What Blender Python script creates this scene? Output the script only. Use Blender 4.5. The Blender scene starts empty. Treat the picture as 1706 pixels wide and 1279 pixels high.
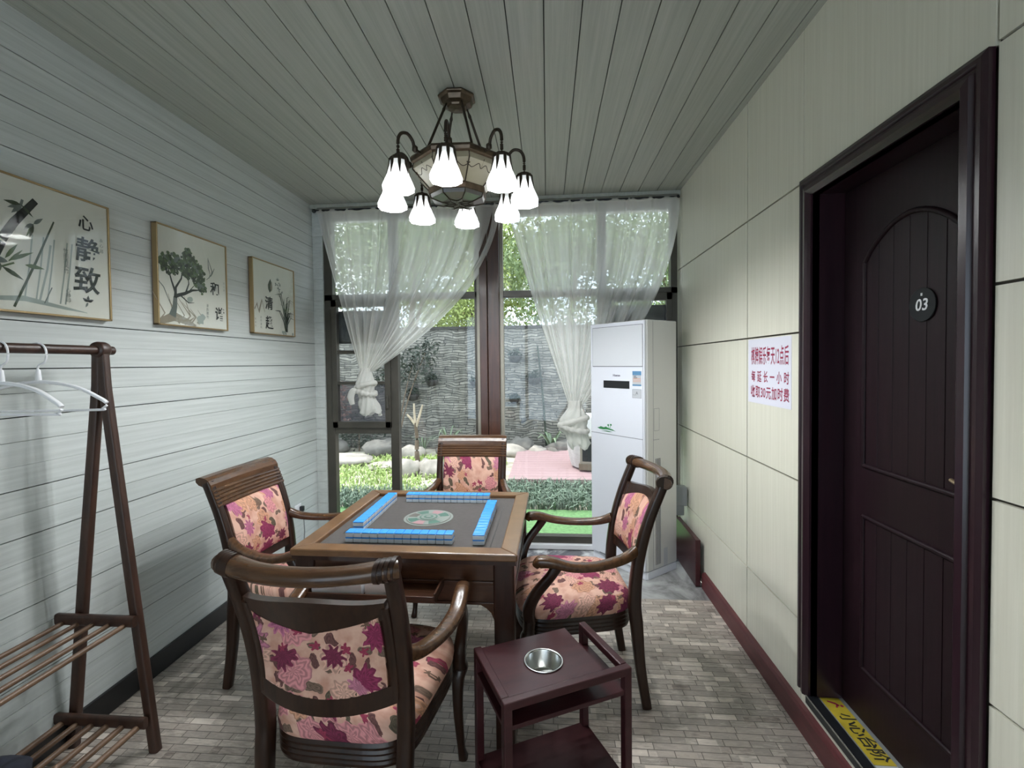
import bpy, bmesh, math, random
from mathutils import Vector, Matrix, noise
random.seed(7)
S = bpy.context.scene
COL = S.collection
# ---------------------------------------------------------------- camera
F_PX, CX, CY, W, H = 785.0, 846.6, 623.8, 1706, 1279
YAW, PITCH, ROLL, CAM_H = 0.083, 0.0254, -0.0110, 1.45
cam_data = bpy.data.cameras.new('camera')
cam = bpy.data.objects.new('camera', cam_data); COL.objects.link(cam)
cam_data.sensor_fit = 'HORIZONTAL'; cam_data.sensor_width = 36.0
cam_data.lens = F_PX / W * 36.0
cam_data.shift_x = (W / 2 - CX) / W
cam_data.shift_y = (CY - H / 2) / W
cam_data.clip_start = 0.02; cam_data.clip_end = 200
_w = Vector((-math.sin(YAW) * math.cos(PITCH), math.cos(YAW) * math.cos(PITCH), -math.sin(PITCH)))
_r = Vector((math.cos(YAW), math.sin(YAW), 0)); _u = _r.cross(_w)
_r2 = _r * math.cos(ROLL) + _u * math.sin(ROLL); _u2 = -_r * math.sin(ROLL) + _u * math.cos(ROLL)
M = Matrix((_r2, _u2, -_w)).transposed().to_4x4(); M.translation = Vector((0, 0, CAM_H))
cam.matrix_world = M
S.camera = cam
# ---------------------------------------------------------------- world, sun, exposure
S.view_settings.view_transform = 'Standard'; S.view_settings.look = 'None'
S.view_settings.gamma = 1; S.view_settings.use_curve_mapping = False
S.view_settings.exposure = 1.15
world = bpy.data.worlds.new('sky'); S.world = world; world.use_nodes = True
wn = world.node_tree.nodes; wl = world.node_tree.links
bg = wn['Background']
tc = wn.new('ShaderNodeTexCoord'); ns = wn.new('ShaderNodeTexNoise'); ns.inputs['Scale'].default_value = 2.2
ns.inputs['Detail'].default_value = 5
rp = wn.new('ShaderNodeValToRGB')
rp.color_ramp.elements[0].position = 0.38; rp.color_ramp.elements[0].color = (0.66, 0.80, 1.0, 1)
rp.color_ramp.elements[1].position = 0.62; rp.color_ramp.elements[1].color = (0.93, 0.97, 1.0, 1)
wl.new(tc.outputs['Generated'], ns.inputs['Vector']); wl.new(ns.outputs['Fac'], rp.inputs['Fac'])
wl.new(rp.outputs['Color'], bg.inputs['Color']); bg.inputs['Strength'].default_value = 1.9
sun_d = bpy.data.lights.new('sun', 'SUN'); sun_d.energy = 2.2; sun_d.angle = 0.03; sun_d.color = (1, 0.96, 0.88)
sun = bpy.data.objects.new('sun', sun_d); COL.objects.link(sun)
sun.location = (-4, 6, 9)
sun.rotation_euler = Vector((0.30, -0.24, -1)).to_track_quat('-Z', 'Y').to_euler()
LAMP_W = 8.0          # watts of each chandelier bulb
# ---------------------------------------------------------------- helpers
def link(o, parent=None):
    COL.objects.link(o)
    if parent is not None: o.parent = parent
    return o
class MB:
    """collects shapes into one mesh"""
    def __init__(s): s.v = []; s.f = []; s.m = []; s.cur = 0; s.sm = []
    def add(s, vs, fs, smooth=False):
        b = len(s.v); s.v += [Vector(v) for v in vs]
        for f in fs: s.f.append([b + i for i in f]); s.m.append(s.cur); s.sm.append(smooth)
        return s
    def box(s, x0, x1, y0, y1, z0, z1, mat=None):
        vs = [Vector((x, y, z)) for z in (z0, z1) for y in (y0, y1) for x in (x0, x1)]
        if mat is not None: vs = [mat @ v for v in vs]
        return s.add(vs, [(0, 2, 3, 1), (4, 5, 7, 6), (0, 1, 5, 4), (2, 6, 7, 3), (0, 4, 6, 2), (1, 3, 7, 5)])
    def prism(s, poly, z0, z1, mat=None):
        n = len(poly); vs = [Vector((p[0], p[1], z0)) for p in poly] + [Vector((p[0], p[1], z1)) for p in poly]
        if mat is not None: vs = [mat @ v for v in vs]
        fs = [tuple(range(n))[::-1], tuple(range(n, 2 * n))] + [(i, (i + 1) % n, n + (i + 1) % n, n + i) for i in range(n)]
        return s.add(vs, fs)
    def loft(s, rings, closed=True, caps=True, smooth=True):
        n = len(rings[0]); b = []
        for r in rings: b += list(r)
        fs = []
        for i in range(len(rings) - 1):
            for j in range(n if closed else n - 1):
                a = i * n + j; c = i * n + (j + 1) % n
                fs.append((a, c, c + n, a + n))
        s.add(b, fs, smooth)
        if caps and closed:
            s.add(rings[0], [tuple(range(n))[::-1]], False); s.add(rings[-1], [tuple(range(n))], False)
        return s
    def sweep(s, pts, w, h, up=(0, 0, 1), n=12, sq=3.0, smooth_path=True, sub=6, smooth=True):
        """section w (sideways) x h (along up) along a path; w,h numbers or lists per path point"""
        P = [Vector(p) for p in pts]; k = len(P)
        ws = [w] * k if not isinstance(w, (list, tuple)) else list(w)
        hs = [h] * k if not isinstance(h, (list, tuple)) else list(h)
        if smooth_path and k > 2:
            Q, WW, HH = [], [], []
            for i in range(k - 1):
                p0 = P[max(i - 1, 0)]; p1 = P[i]; p2 = P[i + 1]; p3 = P[min(i + 2, k - 1)]
                for t in range(sub):
                    t = t / sub
                    Q.append(0.5 * ((2 * p1) + (p2 - p0) * t + (2 * p0 - 5 * p1 + 4 * p2 - p3) * t * t + (3 * p1 - p0 - 3 * p2 + p3) * t ** 3))
                    WW.append(ws[i] + (ws[i + 1] - ws[i]) * t); HH.append(hs[i] + (hs[i + 1] - hs[i]) * t)
            Q.append(P[-1]); WW.append(ws[-1]); HH.append(hs[-1])
            P, ws, hs = Q, WW, HH; k = len(P)
        rings = []; up = Vector(up)
        for i in range(k):
            t = (P[min(i + 1, k - 1)] - P[max(i - 1, 0)]).normalized()
            side = t.cross(up)
            if side.length < 1e-4: side = t.cross(Vector((1, 0, 0.01)))
            side.normalize(); u2 = side.cross(t).normalized()
            r = []
            for j in range(n):
                a = 2 * math.pi * (j + 0.5) / n; c, q = math.cos(a), math.sin(a)
                c = math.copysign(abs(c) ** (2 / sq), c); q = math.copysign(abs(q) ** (2 / sq), q)
                r.append(P[i] + side * (c * ws[i] / 2) + u2 * (q * hs[i] / 2))
            rings.append(r)
        return s.loft(rings, smooth=smooth)
    def tube(s, pts, r, n=10, smooth_path=True, sub=6, up=(0, 0, 1)):
        d = [2 * x for x in r] if isinstance(r, (list, tuple)) else 2 * r
        return s.sweep(pts, d, d, up=up, n=n, sq=2.0, smooth_path=smooth_path, sub=sub)
    def lathe(s, prof, n=24, mat=None, smooth=True, rot0=0.0):
        rings = []
        for r, z in prof:
            ring = [Vector((r * math.cos(rot0 + 2 * math.pi * j / n), r * math.sin(rot0 + 2 * math.pi * j / n), z)) for j in range(n)]
            if mat is not None: ring = [mat @ v for v in ring]
            rings.append(ring)
        return s.loft(rings, smooth=smooth)
    def grid(s, fn, nu, nv, smooth=True):
        vs = [fn(i / nu, j / nv) for j in range(nv + 1) for i in range(nu + 1)]
        fs = [(j * (nu + 1) + i, j * (nu + 1) + i + 1, (j + 1) * (nu + 1) + i + 1, (j + 1) * (nu + 1) + i) for j in range(nv) for i in range(nu)]
        return s.add(vs, fs, smooth)
    def poly(s, pts): return s.add(pts, [tuple(range(len(pts)))])
    def raw(s, vs, fs, mat=None):
        return s.add([mat @ Vector(v) for v in vs] if mat is not None else vs, fs)
def obj(name, mb, mats, parent=None, bevel=0.0, solid=0.0, seg=2, sub=0, **props):
    me = bpy.data.meshes.new(name)
    me.from_pydata([tuple(v) for v in mb.v], [], mb.f)
    for m in (mats if isinstance(mats, (list, tuple)) else [mats]): me.materials.append(m)
    me.polygons.foreach_set('material_index', mb.m)
    me.polygons.foreach_set('use_smooth', mb.sm)
    me.update()
    o = bpy.data.objects.new(name, me); link(o, parent)
    if solid:
        md = o.modifiers.new('solid', 'SOLIDIFY'); md.thickness = solid; md.offset = 0
    if bevel:
        md = o.modifiers.new('bevel', 'BEVEL'); md.width = bevel; md.segments = seg; md.limit_method = 'ANGLE'; md.angle_limit = 0.7
        md.harden_normals = False
    if sub:
        md = o.modifiers.new('sub', 'SUBSURF'); md.levels = sub; md.render_levels = sub
    for k, v in props.items(): o[k] = v
    return o
def thing(name, label, cat, loc=(0, 0, 0), rz=0.0, group=None):
    o = bpy.data.objects.new(name, None); link(o); o.empty_display_size = 0.1
    o.location = loc; o.rotation_euler = (0, 0, rz); o['label'] = label; o['category'] = cat
    if group: o['group'] = group
    return o
def tag(o, label, cat, group=None):
    o['label'] = label; o['category'] = cat
    if group: o['group'] = group
    return o
def struct(name, mb, m, parent=None, **k):
    o = obj(name, mb, m, parent, **k)
    if parent is None: o['kind'] = 'structure'
    return o
def copy_tree(o, parent=None):
    c = o.copy(); COL.objects.link(c)
    if parent is not None: c.parent = parent
    for ch in list(o.children): copy_tree(ch, c)
    return c
def text_geo(body, size=1.0, extrude=0.0, offset=0.0, align='CENTER', sx=1.0, shear=0.0, res=3):
    c = bpy.data.curves.new('txt', 'FONT'); c.body = body; c.size = size; c.extrude = extrude; c.offset = offset
    c.align_x = align; c.align_y = 'CENTER'; c.resolution_u = res; c.shear = shear
    o = bpy.data.objects.new('txt', c); COL.objects.link(o)
    dg = bpy.context.evaluated_depsgraph_get(); dg.update()
    me = o.evaluated_get(dg).to_mesh()
    vs = [Vector((v.co.x * sx, v.co.y, v.co.z)) for v in me.vertices]; fs = [tuple(p.vertices) for p in me.polygons]
    o.evaluated_get(dg).to_mesh_clear(); bpy.data.objects.remove(o); bpy.data.curves.remove(c)
    return vs, fs
def frame(origin, xa, ya):
    xa = Vector(xa).normalized(); ya = Vector(ya).normalized(); za = xa.cross(ya)
    m = Matrix((xa, ya, za)).transposed().to_4x4(); m.translation = Vector(origin); return m
# ---------------------------------------------------------------- materials
def nm(name):
    m = bpy.data.materials.new(name); m.use_nodes = True
    n = m.node_tree.nodes; return m, n, m.node_tree.links, n['Principled BSDF']
def setp(b, rough=0.5, metal=0.0, spec=0.5, coat=0.0, coat_r=0.1):
    b.inputs['Roughness'].default_value = rough; b.inputs['Metallic'].default_value = metal
    b.inputs['Specular IOR Level'].default_value = spec
    b.inputs['Coat Weight'].default_value = coat; b.inputs['Coat Roughness'].default_value = coat_r
def plain(name, c, rough=0.5, metal=0.0, spec=0.5, coat=0.0, vary=0.0, scale=8.0):
    m, n, l, b = nm(name); b.inputs['Base Color'].default_value = (*c, 1); setp(b, rough, metal, spec, coat)
    if vary:
        t = n.new('ShaderNodeTexCoord'); x = n.new('ShaderNodeTexNoise'); x.inputs['Scale'].default_value = scale; x.inputs['Detail'].default_value = 4
        r = n.new('ShaderNodeValToRGB'); r.color_ramp.elements[0].position = 0.3; r.color_ramp.elements[1].position = 0.7
        r.color_ramp.elements[0].color = (*[v * (1 - vary) for v in c], 1); r.color_ramp.elements[1].color = (*[min(1, v * (1 + vary)) for v in c], 1)
        l.new(t.outputs['Object'], x.inputs['Vector']); l.new(x.outputs['Fac'], r.inputs['Fac']); l.new(r.outputs['Color'], b.inputs['Base Color'])
    return m
def grain(name, c0, c1, stretch, rough=0.35, scale=6.0, coat=0.0, bump=0.0, lo=0.3, hi=0.7, spec=0.5, glob=False):
    """streaky wood / brushed paint: noise stretched along an axis"""
    m, n, l, b = nm(name); setp(b, rough, 0, spec, coat)
    t = n.new('ShaderNodeTexCoord'); mp = n.new('ShaderNodeMapping'); mp.inputs['Scale'].default_value = stretch
    x = n.new('ShaderNodeTexNoise'); x.inputs['Scale'].default_value = scale; x.inputs['Detail'].default_value = 6; x.inputs['Roughness'].default_value = 0.65
    r = n.new('ShaderNodeValToRGB'); r.color_ramp.elements[0].position = lo; r.color_ramp.elements[1].position = hi
    r.color_ramp.elements[0].color = (*c0, 1); r.color_ramp.elements[1].color = (*c1, 1)
    l.new(t.outputs['Object'], mp.inputs['Vector']); l.new(mp.outputs['Vector'], x.inputs['Vector'])
    l.new(x.outputs['Fac'], r.inputs['Fac']); l.new(r.outputs['Color'], b.inputs['Base Color'])
    if bump:
        bm_ = n.new('ShaderNodeBump'); bm_.inputs['Strength'].default_value = bump; bm_.inputs['Distance'].default_value = 0.002
        l.new(x.outputs['Fac'], bm_.inputs['Height']); l.new(bm_.outputs['Normal'], b.inputs['Normal'])
    return m
def mathn(n, l, op, a, b=None):
    x = n.new('ShaderNodeMath'); x.operation = op
    for i, v in enumerate((a, b)):
        if v is None: continue
        if isinstance(v, (int, float)): x.inputs[i].default_value = v
        else: l.new(v, x.inputs[i])
    return x.outputs[0]
def floral(name, axes):
    """peach cloth printed with magenta, pink and tan blossoms and dark leaves; axes = which object axes run across the cloth"""
    m, n, l, b = nm(name); setp(b, 0.75, 0, 0.3)
    t = n.new('ShaderNodeTexCoord'); sp = n.new('ShaderNodeSeparateXYZ'); l.new(t.outputs['Object'], sp.inputs[0])
    oi = n.new('ShaderNodeObjectInfo')
    cb = n.new('ShaderNodeCombineXYZ'); third = sp.outputs[3 - axes[0] - axes[1]]
    l.new(mathn(n, l, 'ADD', sp.outputs[axes[0]], mathn(n, l, 'MULTIPLY', third, 0.7)), cb.inputs[0]); l.new(mathn(n, l, 'ADD', sp.outputs[axes[1]], mathn(n, l, 'MULTIPLY', third, 0.7)), cb.inputs[1])
    of = n.new('ShaderNodeVectorMath'); of.operation = 'ADD'; l.new(cb.outputs[0], of.inputs[0])
    sc = n.new('ShaderNodeVectorMath'); sc.operation = 'SCALE'; sc.inputs[0].default_value = (7, 3, 0); l.new(oi.outputs['Random'], sc.inputs['Scale'])
    l.new(sc.outputs[0], of.inputs[1])
    nz = n.new('ShaderNodeTexNoise'); nz.inputs['Scale'].default_value = 22; nz.inputs['Detail'].default_value = 3; l.new(of.outputs[0], nz.inputs['Vector'])
    ds = n.new('ShaderNodeVectorMath'); ds.operation = 'SCALE'; l.new(nz.outputs['Color'], ds.inputs[0]); ds.inputs['Scale'].default_value = 0.035
    vv = n.new('ShaderNodeVectorMath'); vv.operation = 'ADD'; l.new(of.outputs[0], vv.inputs[0]); l.new(ds.outputs[0], vv.inputs[1])
    base = n.new('ShaderNodeValToRGB'); base.color_ramp.elements[0].color = (0.50, 0.26, 0.19, 1); base.color_ramp.elements[1].color = (0.66, 0.41, 0.32, 1)
    base.color_ramp.elements[0].position = 0.35; base.color_ramp.elements[1].position = 0.62
    l.new(nz.outputs['Fac'], base.inputs['Fac']); colr = base.outputs['Color']
    def layer(colr, scale, radius, petals, amp, cols, keep, seed):
        ad = n.new('ShaderNodeVectorMath'); ad.operation = 'ADD'; l.new(vv.outputs[0], ad.inputs[0]); ad.inputs[1].default_value = (seed, seed * 1.7, 0)
        v = n.new('ShaderNodeTexVoronoi'); v.voronoi_dimensions = '2D'; v.inputs['Scale'].default_value = scale; l.new(ad.outputs[0], v.inputs['Vector'])
        su = n.new('ShaderNodeVectorMath'); su.operation = 'SUBTRACT'; l.new(ad.outputs[0], su.inputs[0]); l.new(v.outputs['Position'], su.inputs[1])
        s2 = n.new('ShaderNodeSeparateXYZ'); l.new(su.outputs[0], s2.inputs[0])
        ang = mathn(n, l, 'ARCTAN2', s2.outputs[1], s2.outputs[0])
        sc_ = n.new('ShaderNodeSeparateColor'); l.new(v.outputs['Color'], sc_.inputs[0])
        ph = mathn(n, l, 'ADD', mathn(n, l, 'MULTIPLY', ang, petals), mathn(n, l, 'MULTIPLY', sc_.outputs[1], 6.28))
        wv = mathn(n, l, 'MULTIPLY', mathn(n, l, 'COSINE', ph), amp)
        d = mathn(n, l, 'ADD', v.outputs['Distance'], wv)
        rr = mathn(n, l, 'MULTIPLY', sc_.outputs[2], radius * 0.5)
        inside = mathn(n, l, 'LESS_THAN', d, mathn(n, l, 'ADD', rr, radius * 0.65))
        k = mathn(n, l, 'MULTIPLY', inside, mathn(n, l, 'LESS_THAN', sc_.outputs[0], keep))
        cr = n.new('ShaderNodeValToRGB'); cr.color_ramp.interpolation = 'CONSTANT'
        for i, c in enumerate(cols):
            e = cr.color_ramp.elements[0] if i == 0 else cr.color_ramp.elements.new(i / len(cols))
            e.color = (*c, 1)
        cr.color_ramp.elements[-1].color = (*cols[-1], 1)
        l.new(sc_.outputs[1], cr.inputs['Fac'])
        # petal rings inside the blossom
        ring = mathn(n, l, 'ADD', mathn(n, l, 'MULTIPLY', mathn(n, l, 'SINE', mathn(n, l, 'ADD', mathn(n, l, 'MULTIPLY', d, 34.0), mathn(n, l, 'MULTIPLY', wv, 18.0))), 0.26), 0.92)
        mu = n.new('ShaderNodeMix'); mu.data_type = 'RGBA'; mu.blend_type = 'MULTIPLY'; mu.inputs[0].default_value = 1
        l.new(cr.outputs['Color'], mu.inputs[6]); gr = n.new('ShaderNodeCombineColor')
        for q in range(3): l.new(ring, gr.inputs[q])
        l.new(gr.outputs[0], mu.inputs[7])
        mx = n.new('ShaderNodeMix'); mx.data_type = 'RGBA'; l.new(k, mx.inputs[0]); l.new(colr, mx.inputs[6]); l.new(mu.outputs[2], mx.inputs[7])
        return mx.outputs[2]
    colr = layer(colr, 19, 0.33, 2, 0.13, [(0.11, 0.085, 0.055), (0.17, 0.11, 0.08), (0.14, 0.06, 0.055)], 0.62, 3.3)
    colr = layer(colr, 11, 0.50, 7, 0.05, [(0.62, 0.36, 0.28), (0.52, 0.27, 0.17), (0.58, 0.24, 0.25)], 0.75, 9.1)
    colr = layer(colr, 9.0, 0.37, 9, 0.06, [(0.24, 0.030, 0.085), (0.42, 0.13, 0.22), (0.17, 0.025, 0.06), (0.46, 0.17, 0.24)], 0.62, 1.0)
    colr = layer(colr, 22, 0.28, 5, 0.09, [(0.30, 0.04, 0.08), (0.15, 0.09, 0.06)], 0.28, 5.9)
    l.new(colr, b.inputs['Base Color'])
    return m
MAT = {}
MAT['chair'] = grain('dark_walnut', (0.013, 0.0055, 0.0035), (0.036, 0.015, 0.008), (9, 9, 1.4), 0.30, 5, coat=0.12, spec=0.35)
MAT['chair_x'] = grain('walnut_rail', (0.042, 0.018, 0.008), (0.105, 0.049, 0.021), (1.4, 9, 9), 0.27, 5, coat=0.2, spec=0.4)
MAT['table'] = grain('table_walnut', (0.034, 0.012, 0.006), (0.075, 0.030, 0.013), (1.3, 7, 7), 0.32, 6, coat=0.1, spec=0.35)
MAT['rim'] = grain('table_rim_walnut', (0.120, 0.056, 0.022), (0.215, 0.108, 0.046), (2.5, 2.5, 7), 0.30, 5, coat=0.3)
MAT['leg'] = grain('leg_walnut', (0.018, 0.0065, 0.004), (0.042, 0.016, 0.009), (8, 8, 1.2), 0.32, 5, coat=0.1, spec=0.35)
MAT['rack'] = grain('rack_walnut', (0.022, 0.0095, 0.006), (0.052, 0.022, 0.013), (7, 7, 1.5), 0.42, 5)
MAT['rod'] = grain('rack_slat', (0.085, 0.045, 0.025), (0.180, 0.105, 0.062), (7, 1.2, 7), 0.45, 5)
MAT['maroon'] = grain('maroon_lacquer', (0.030, 0.007, 0.009), (0.050, 0.013, 0.015), (2, 6, 6), 0.34, 5, coat=0.0, spec=0.35)
MAT['door'] = grain('door_maroon', (0.0095, 0.0040, 0.0060), (0.0175, 0.0068, 0.0098), (14, 14, 0.7), 0.42, 5, spec=0.18)
MAT['casing'] = grain('casing_maroon', (0.016, 0.006, 0.010), (0.028, 0.010, 0.015), (10, 10, 0.7), 0.28, 5)
MAT['skirt_r'] = grain('skirting_red', (0.075, 0.016, 0.018), (0.125, 0.030, 0.032), (10, 1.0, 10), 0.45, 5)
MAT['skirt_l'] = plain('skirting_black', (0.008, 0.008, 0.009), 0.4)
MAT['plank'] = grain('painted_planks', (0.44, 0.468, 0.450), (0.58, 0.608, 0.590), (5, 0.5, 22), 0.5, 3.0, bump=0.15)
MAT['ceil'] = grain('painted_ceiling', (0.34, 0.352, 0.305), (0.44, 0.452, 0.40), (24, 0.5, 5), 0.5, 3.0, bump=0.1)
MAT['gap'] = plain('board_shadow_gap', (0.04, 0.05, 0.047), 0.8)
MAT['panel'] = grain('cream_panel', (0.65, 0.625, 0.515), (0.73, 0.705, 0.595), (26, 26, 0.6), 0.42, 3.0)
MAT['joint'] = plain('panel_joint', (0.06, 0.052, 0.04), 0.7)
MAT['bronze'] = plain('bronze_aluminium', (0.062, 0.056, 0.045), 0.35, 0.3, vary=0.15)
MAT['frame_l'] = plain('bronze_lightened', (0.30, 0.275, 0.225), 0.4, 0.3)  # lightened: lamp reflection on the window strips is put into the colour
MAT['post'] = grain('window_post_wood', (0.034, 0.012, 0.007), (0.078, 0.030, 0.018), (14, 14, 0.8), 0.35, 5, coat=0.2)
MAT['white'] = plain('white_plastic', (0.78, 0.78, 0.80), 0.35)
MAT['acwhite'] = plain('ac_white', (0.72, 0.73, 0.78), 0.35)
MAT['acgrey'] = plain('ac_louvre_grey', (0.64, 0.65, 0.67), 0.35)
MAT['acside'] = plain('ac_side', (0.62, 0.61, 0.58), 0.4)
MAT['dark'] = plain('dark_plastic', (0.012, 0.013, 0.015), 0.3)
MAT['line'] = plain('grey_line', (0.22, 0.22, 0.24), 0.6)
MAT['ventb'] = plain('vent_brown', (0.15, 0.12, 0.085), 0.5)
MAT['brass'] = plain('antique_brass', (0.115, 0.082, 0.055), 0.38, 0.8, vary=0.3, scale=30)
MAT['darkbronze'] = plain('dark_bronze', (0.045, 0.033, 0.022), 0.42, 0.6)
MAT['handle'] = plain('handle_brass', (0.45, 0.33, 0.20), 0.3, 0.8)
MAT['signblack'] = plain('sign_black', (0.006, 0.0075, 0.009), 0.6, spec=0.25)
MAT['steel'] = plain('stainless_steel', (0.62, 0.62, 0.60), 0.22, 1.0)
MAT['ink'] = plain('ink', (0.012, 0.012, 0.012), 0.8)
MAT['inkgrey'] = plain('ink_grey', (0.16, 0.17, 0.16), 0.8)
MAT['inkpale'] = plain('ink_pale', (0.38, 0.40, 0.37), 0.8)
MAT['inkgreen'] = plain('ink_green', (0.10, 0.14, 0.06), 0.8)
MAT['inkolive'] = plain('ink_olive', (0.045, 0.06, 0.03), 0.8)
MAT['inkbrown'] = plain('ink_brown', (0.33, 0.27, 0.21), 0.8)
MAT['paper'] = plain('art_paper', (0.80, 0.74, 0.68), 0.6, vary=0.04, scale=3)
MAT['gold'] = plain('gold_frame', (0.34, 0.24, 0.12), 0.35, 0.6)
MAT['gold_side'] = plain('frame_side_brown', (0.16, 0.115, 0.08), 0.5)
MAT['red'] = plain('print_red', (0.33, 0.015, 0.06), 0.6)
MAT['navy'] = plain('print_navy', (0.035, 0.012, 0.05), 0.6)
MAT['notice'] = plain('notice_paper', (0.70, 0.69, 0.77), 0.5)
MAT['yellow'] = plain('caution_yellow', (0.50, 0.38, 0.03), 0.5, vary=0.15, scale=25)
MAT['felt'] = plain('grey_felt', (0.070, 0.062, 0.058), 0.9, vary=0.08, scale=60)
MAT['tile_w'] = plain('tile_white', (0.60, 0.66, 0.72), 0.25)
MAT['tile_b'] = plain('tile_blue', (0.045, 0.31, 0.86), 0.22)
MAT['chip_g'] = plain('disc_green', (0.05, 0.13, 0.10), 0.4)
MAT['chip_p'] = plain('disc_pink', (0.35, 0.18, 0.20), 0.4)
MAT['chip_l'] = plain('disc_pale', (0.215, 0.235, 0.215), 0.4)
MAT['chip_k'] = plain('disc_dark', (0.10, 0.085, 0.075), 0.4)
MAT['label_blue'] = plain('label_blue', (0.10, 0.24, 0.40), 0.5)
MAT['label_orange'] = plain('label_orange', (0.62, 0.36, 0.26), 0.5)
MAT['label_grey'] = plain('label_grey', (0.50, 0.51, 0.53), 0.5)
MAT['leafgreen'] = plain('sticker_green', (0.03, 0.20, 0.06), 0.5)
MAT['navycloth'] = plain('navy_cloth', (0.016, 0.018, 0.030), 0.9, vary=0.4, scale=20)
MAT['greyplastic'] = plain('grey_plastic', (0.22, 0.23, 0.23), 0.4)
MAT['fl_xy'] = floral('floral_cloth_seat', (0, 1))
MAT['fl_xz'] = floral('floral_cloth_back', (0, 2))
def glass_mat():
    m, n, l, b = nm('clear_glass'); n.remove(b)
    tr = n.new('ShaderNodeBsdfTransparent'); tr.inputs[0].default_value = (0.94, 0.96, 0.95, 1)
    gl = n.new('ShaderNodeBsdfGlossy'); gl.inputs['Roughness'].default_value = 0.02
    lw_ = n.new('ShaderNodeLayerWeight'); lw_.inputs[0].default_value = 0.5
    pw = mathn(n, l, 'ADD', mathn(n, l, 'MULTIPLY', mathn(n, l, 'POWER', lw_.outputs['Facing'], 5.0), 0.75), 0.035)
    mx = n.new('ShaderNodeMixShader'); l.new(pw, mx.inputs[0]); l.new(tr.outputs[0], mx.inputs[1]); l.new(gl.outputs[0], mx.inputs[2])
    l.new(mx.outputs[0], n['Material Output'].inputs[0]); return m
def sheer_mat(name, dens, c=(0.80, 0.79, 0.75)):
    m, n, l, b = nm(name); n.remove(b)
    tr = n.new('ShaderNodeBsdfTransparent'); df = n.new('ShaderNodeBsdfDiffuse'); df.inputs[0].default_value = (*c, 1)
    tl = n.new('ShaderNodeBsdfTranslucent'); tl.inputs[0].default_value = (*c, 1)
    m1 = n.new('ShaderNodeMixShader'); m1.inputs[0].default_value = 0.5; l.new(df.outputs[0], m1.inputs[1]); l.new(tl.outputs[0], m1.inputs[2])
    m2 = n.new('ShaderNodeMixShader'); m2.inputs[0].default_value = dens; l.new(tr.outputs[0], m2.inputs[1]); l.new(m1.outputs[0], m2.inputs[2])
    l.new(m2.outputs[0], n['Material Output'].inputs[0]); return m
MAT['glass'] = glass_mat()
MAT['sheer'] = sheer_mat('sheer_voile', 0.70, (0.88, 0.87, 0.84))
MAT['sheer2'] = sheer_mat('bunched_voile', 0.9)
MAT['mesh'] = sheer_mat('insect_mesh', 0.45, (0.10, 0.10, 0.12))
def shade_mat():
    """frosted lamp glass: lets the light of the bulb inside through"""
    m, n, l, b = nm('frosted_glass'); n.remove(b)
    df = n.new('ShaderNodeBsdfDiffuse'); df.inputs[0].default_value = (0.80, 0.80, 0.77, 1)
    tl = n.new('ShaderNodeBsdfTranslucent'); tl.inputs[0].default_value = (0.035, 0.035, 0.034, 1)
    m1 = n.new('ShaderNodeMixShader'); m1.inputs[0].default_value = 0.5; l.new(df.outputs[0], m1.inputs[1]); l.new(tl.outputs[0], m1.inputs[2])
    l.new(m1.outputs[0], n['Material Output'].inputs[0]); return m
MAT['shade'] = shade_mat()
def stained(name, c, rough=0.3):
    m, n, l, b = nm(name); setp(b, rough); t = n.new('ShaderNodeTexCoord')
    x = n.new('ShaderNodeTexNoise'); x.inputs['Scale'].default_value = 9; x.inputs['Detail'].default_value = 3
    r = n.new('ShaderNodeValToRGB'); r.color_ramp.elements[0].color = (*[v * .75 for v in c], 1); r.color_ramp.elements[1].color = (*[min(1, v * 1.15) for v in c], 1)
    l.new(t.outputs['Object'], x.inputs['Vector']); l.new(x.outputs['Fac'], r.inputs['Fac']); l.new(r.outputs['Color'], b.inputs['Base Color'])
    b.inputs['Transmission Weight'].default_value = 0.15; return m
MAT['amber'] = stained('stained_glass_cream', (0.36, 0.32, 0.22))
MAT['smoke'] = stained('stained_glass_smoke', (0.06, 0.053, 0.047))
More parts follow.
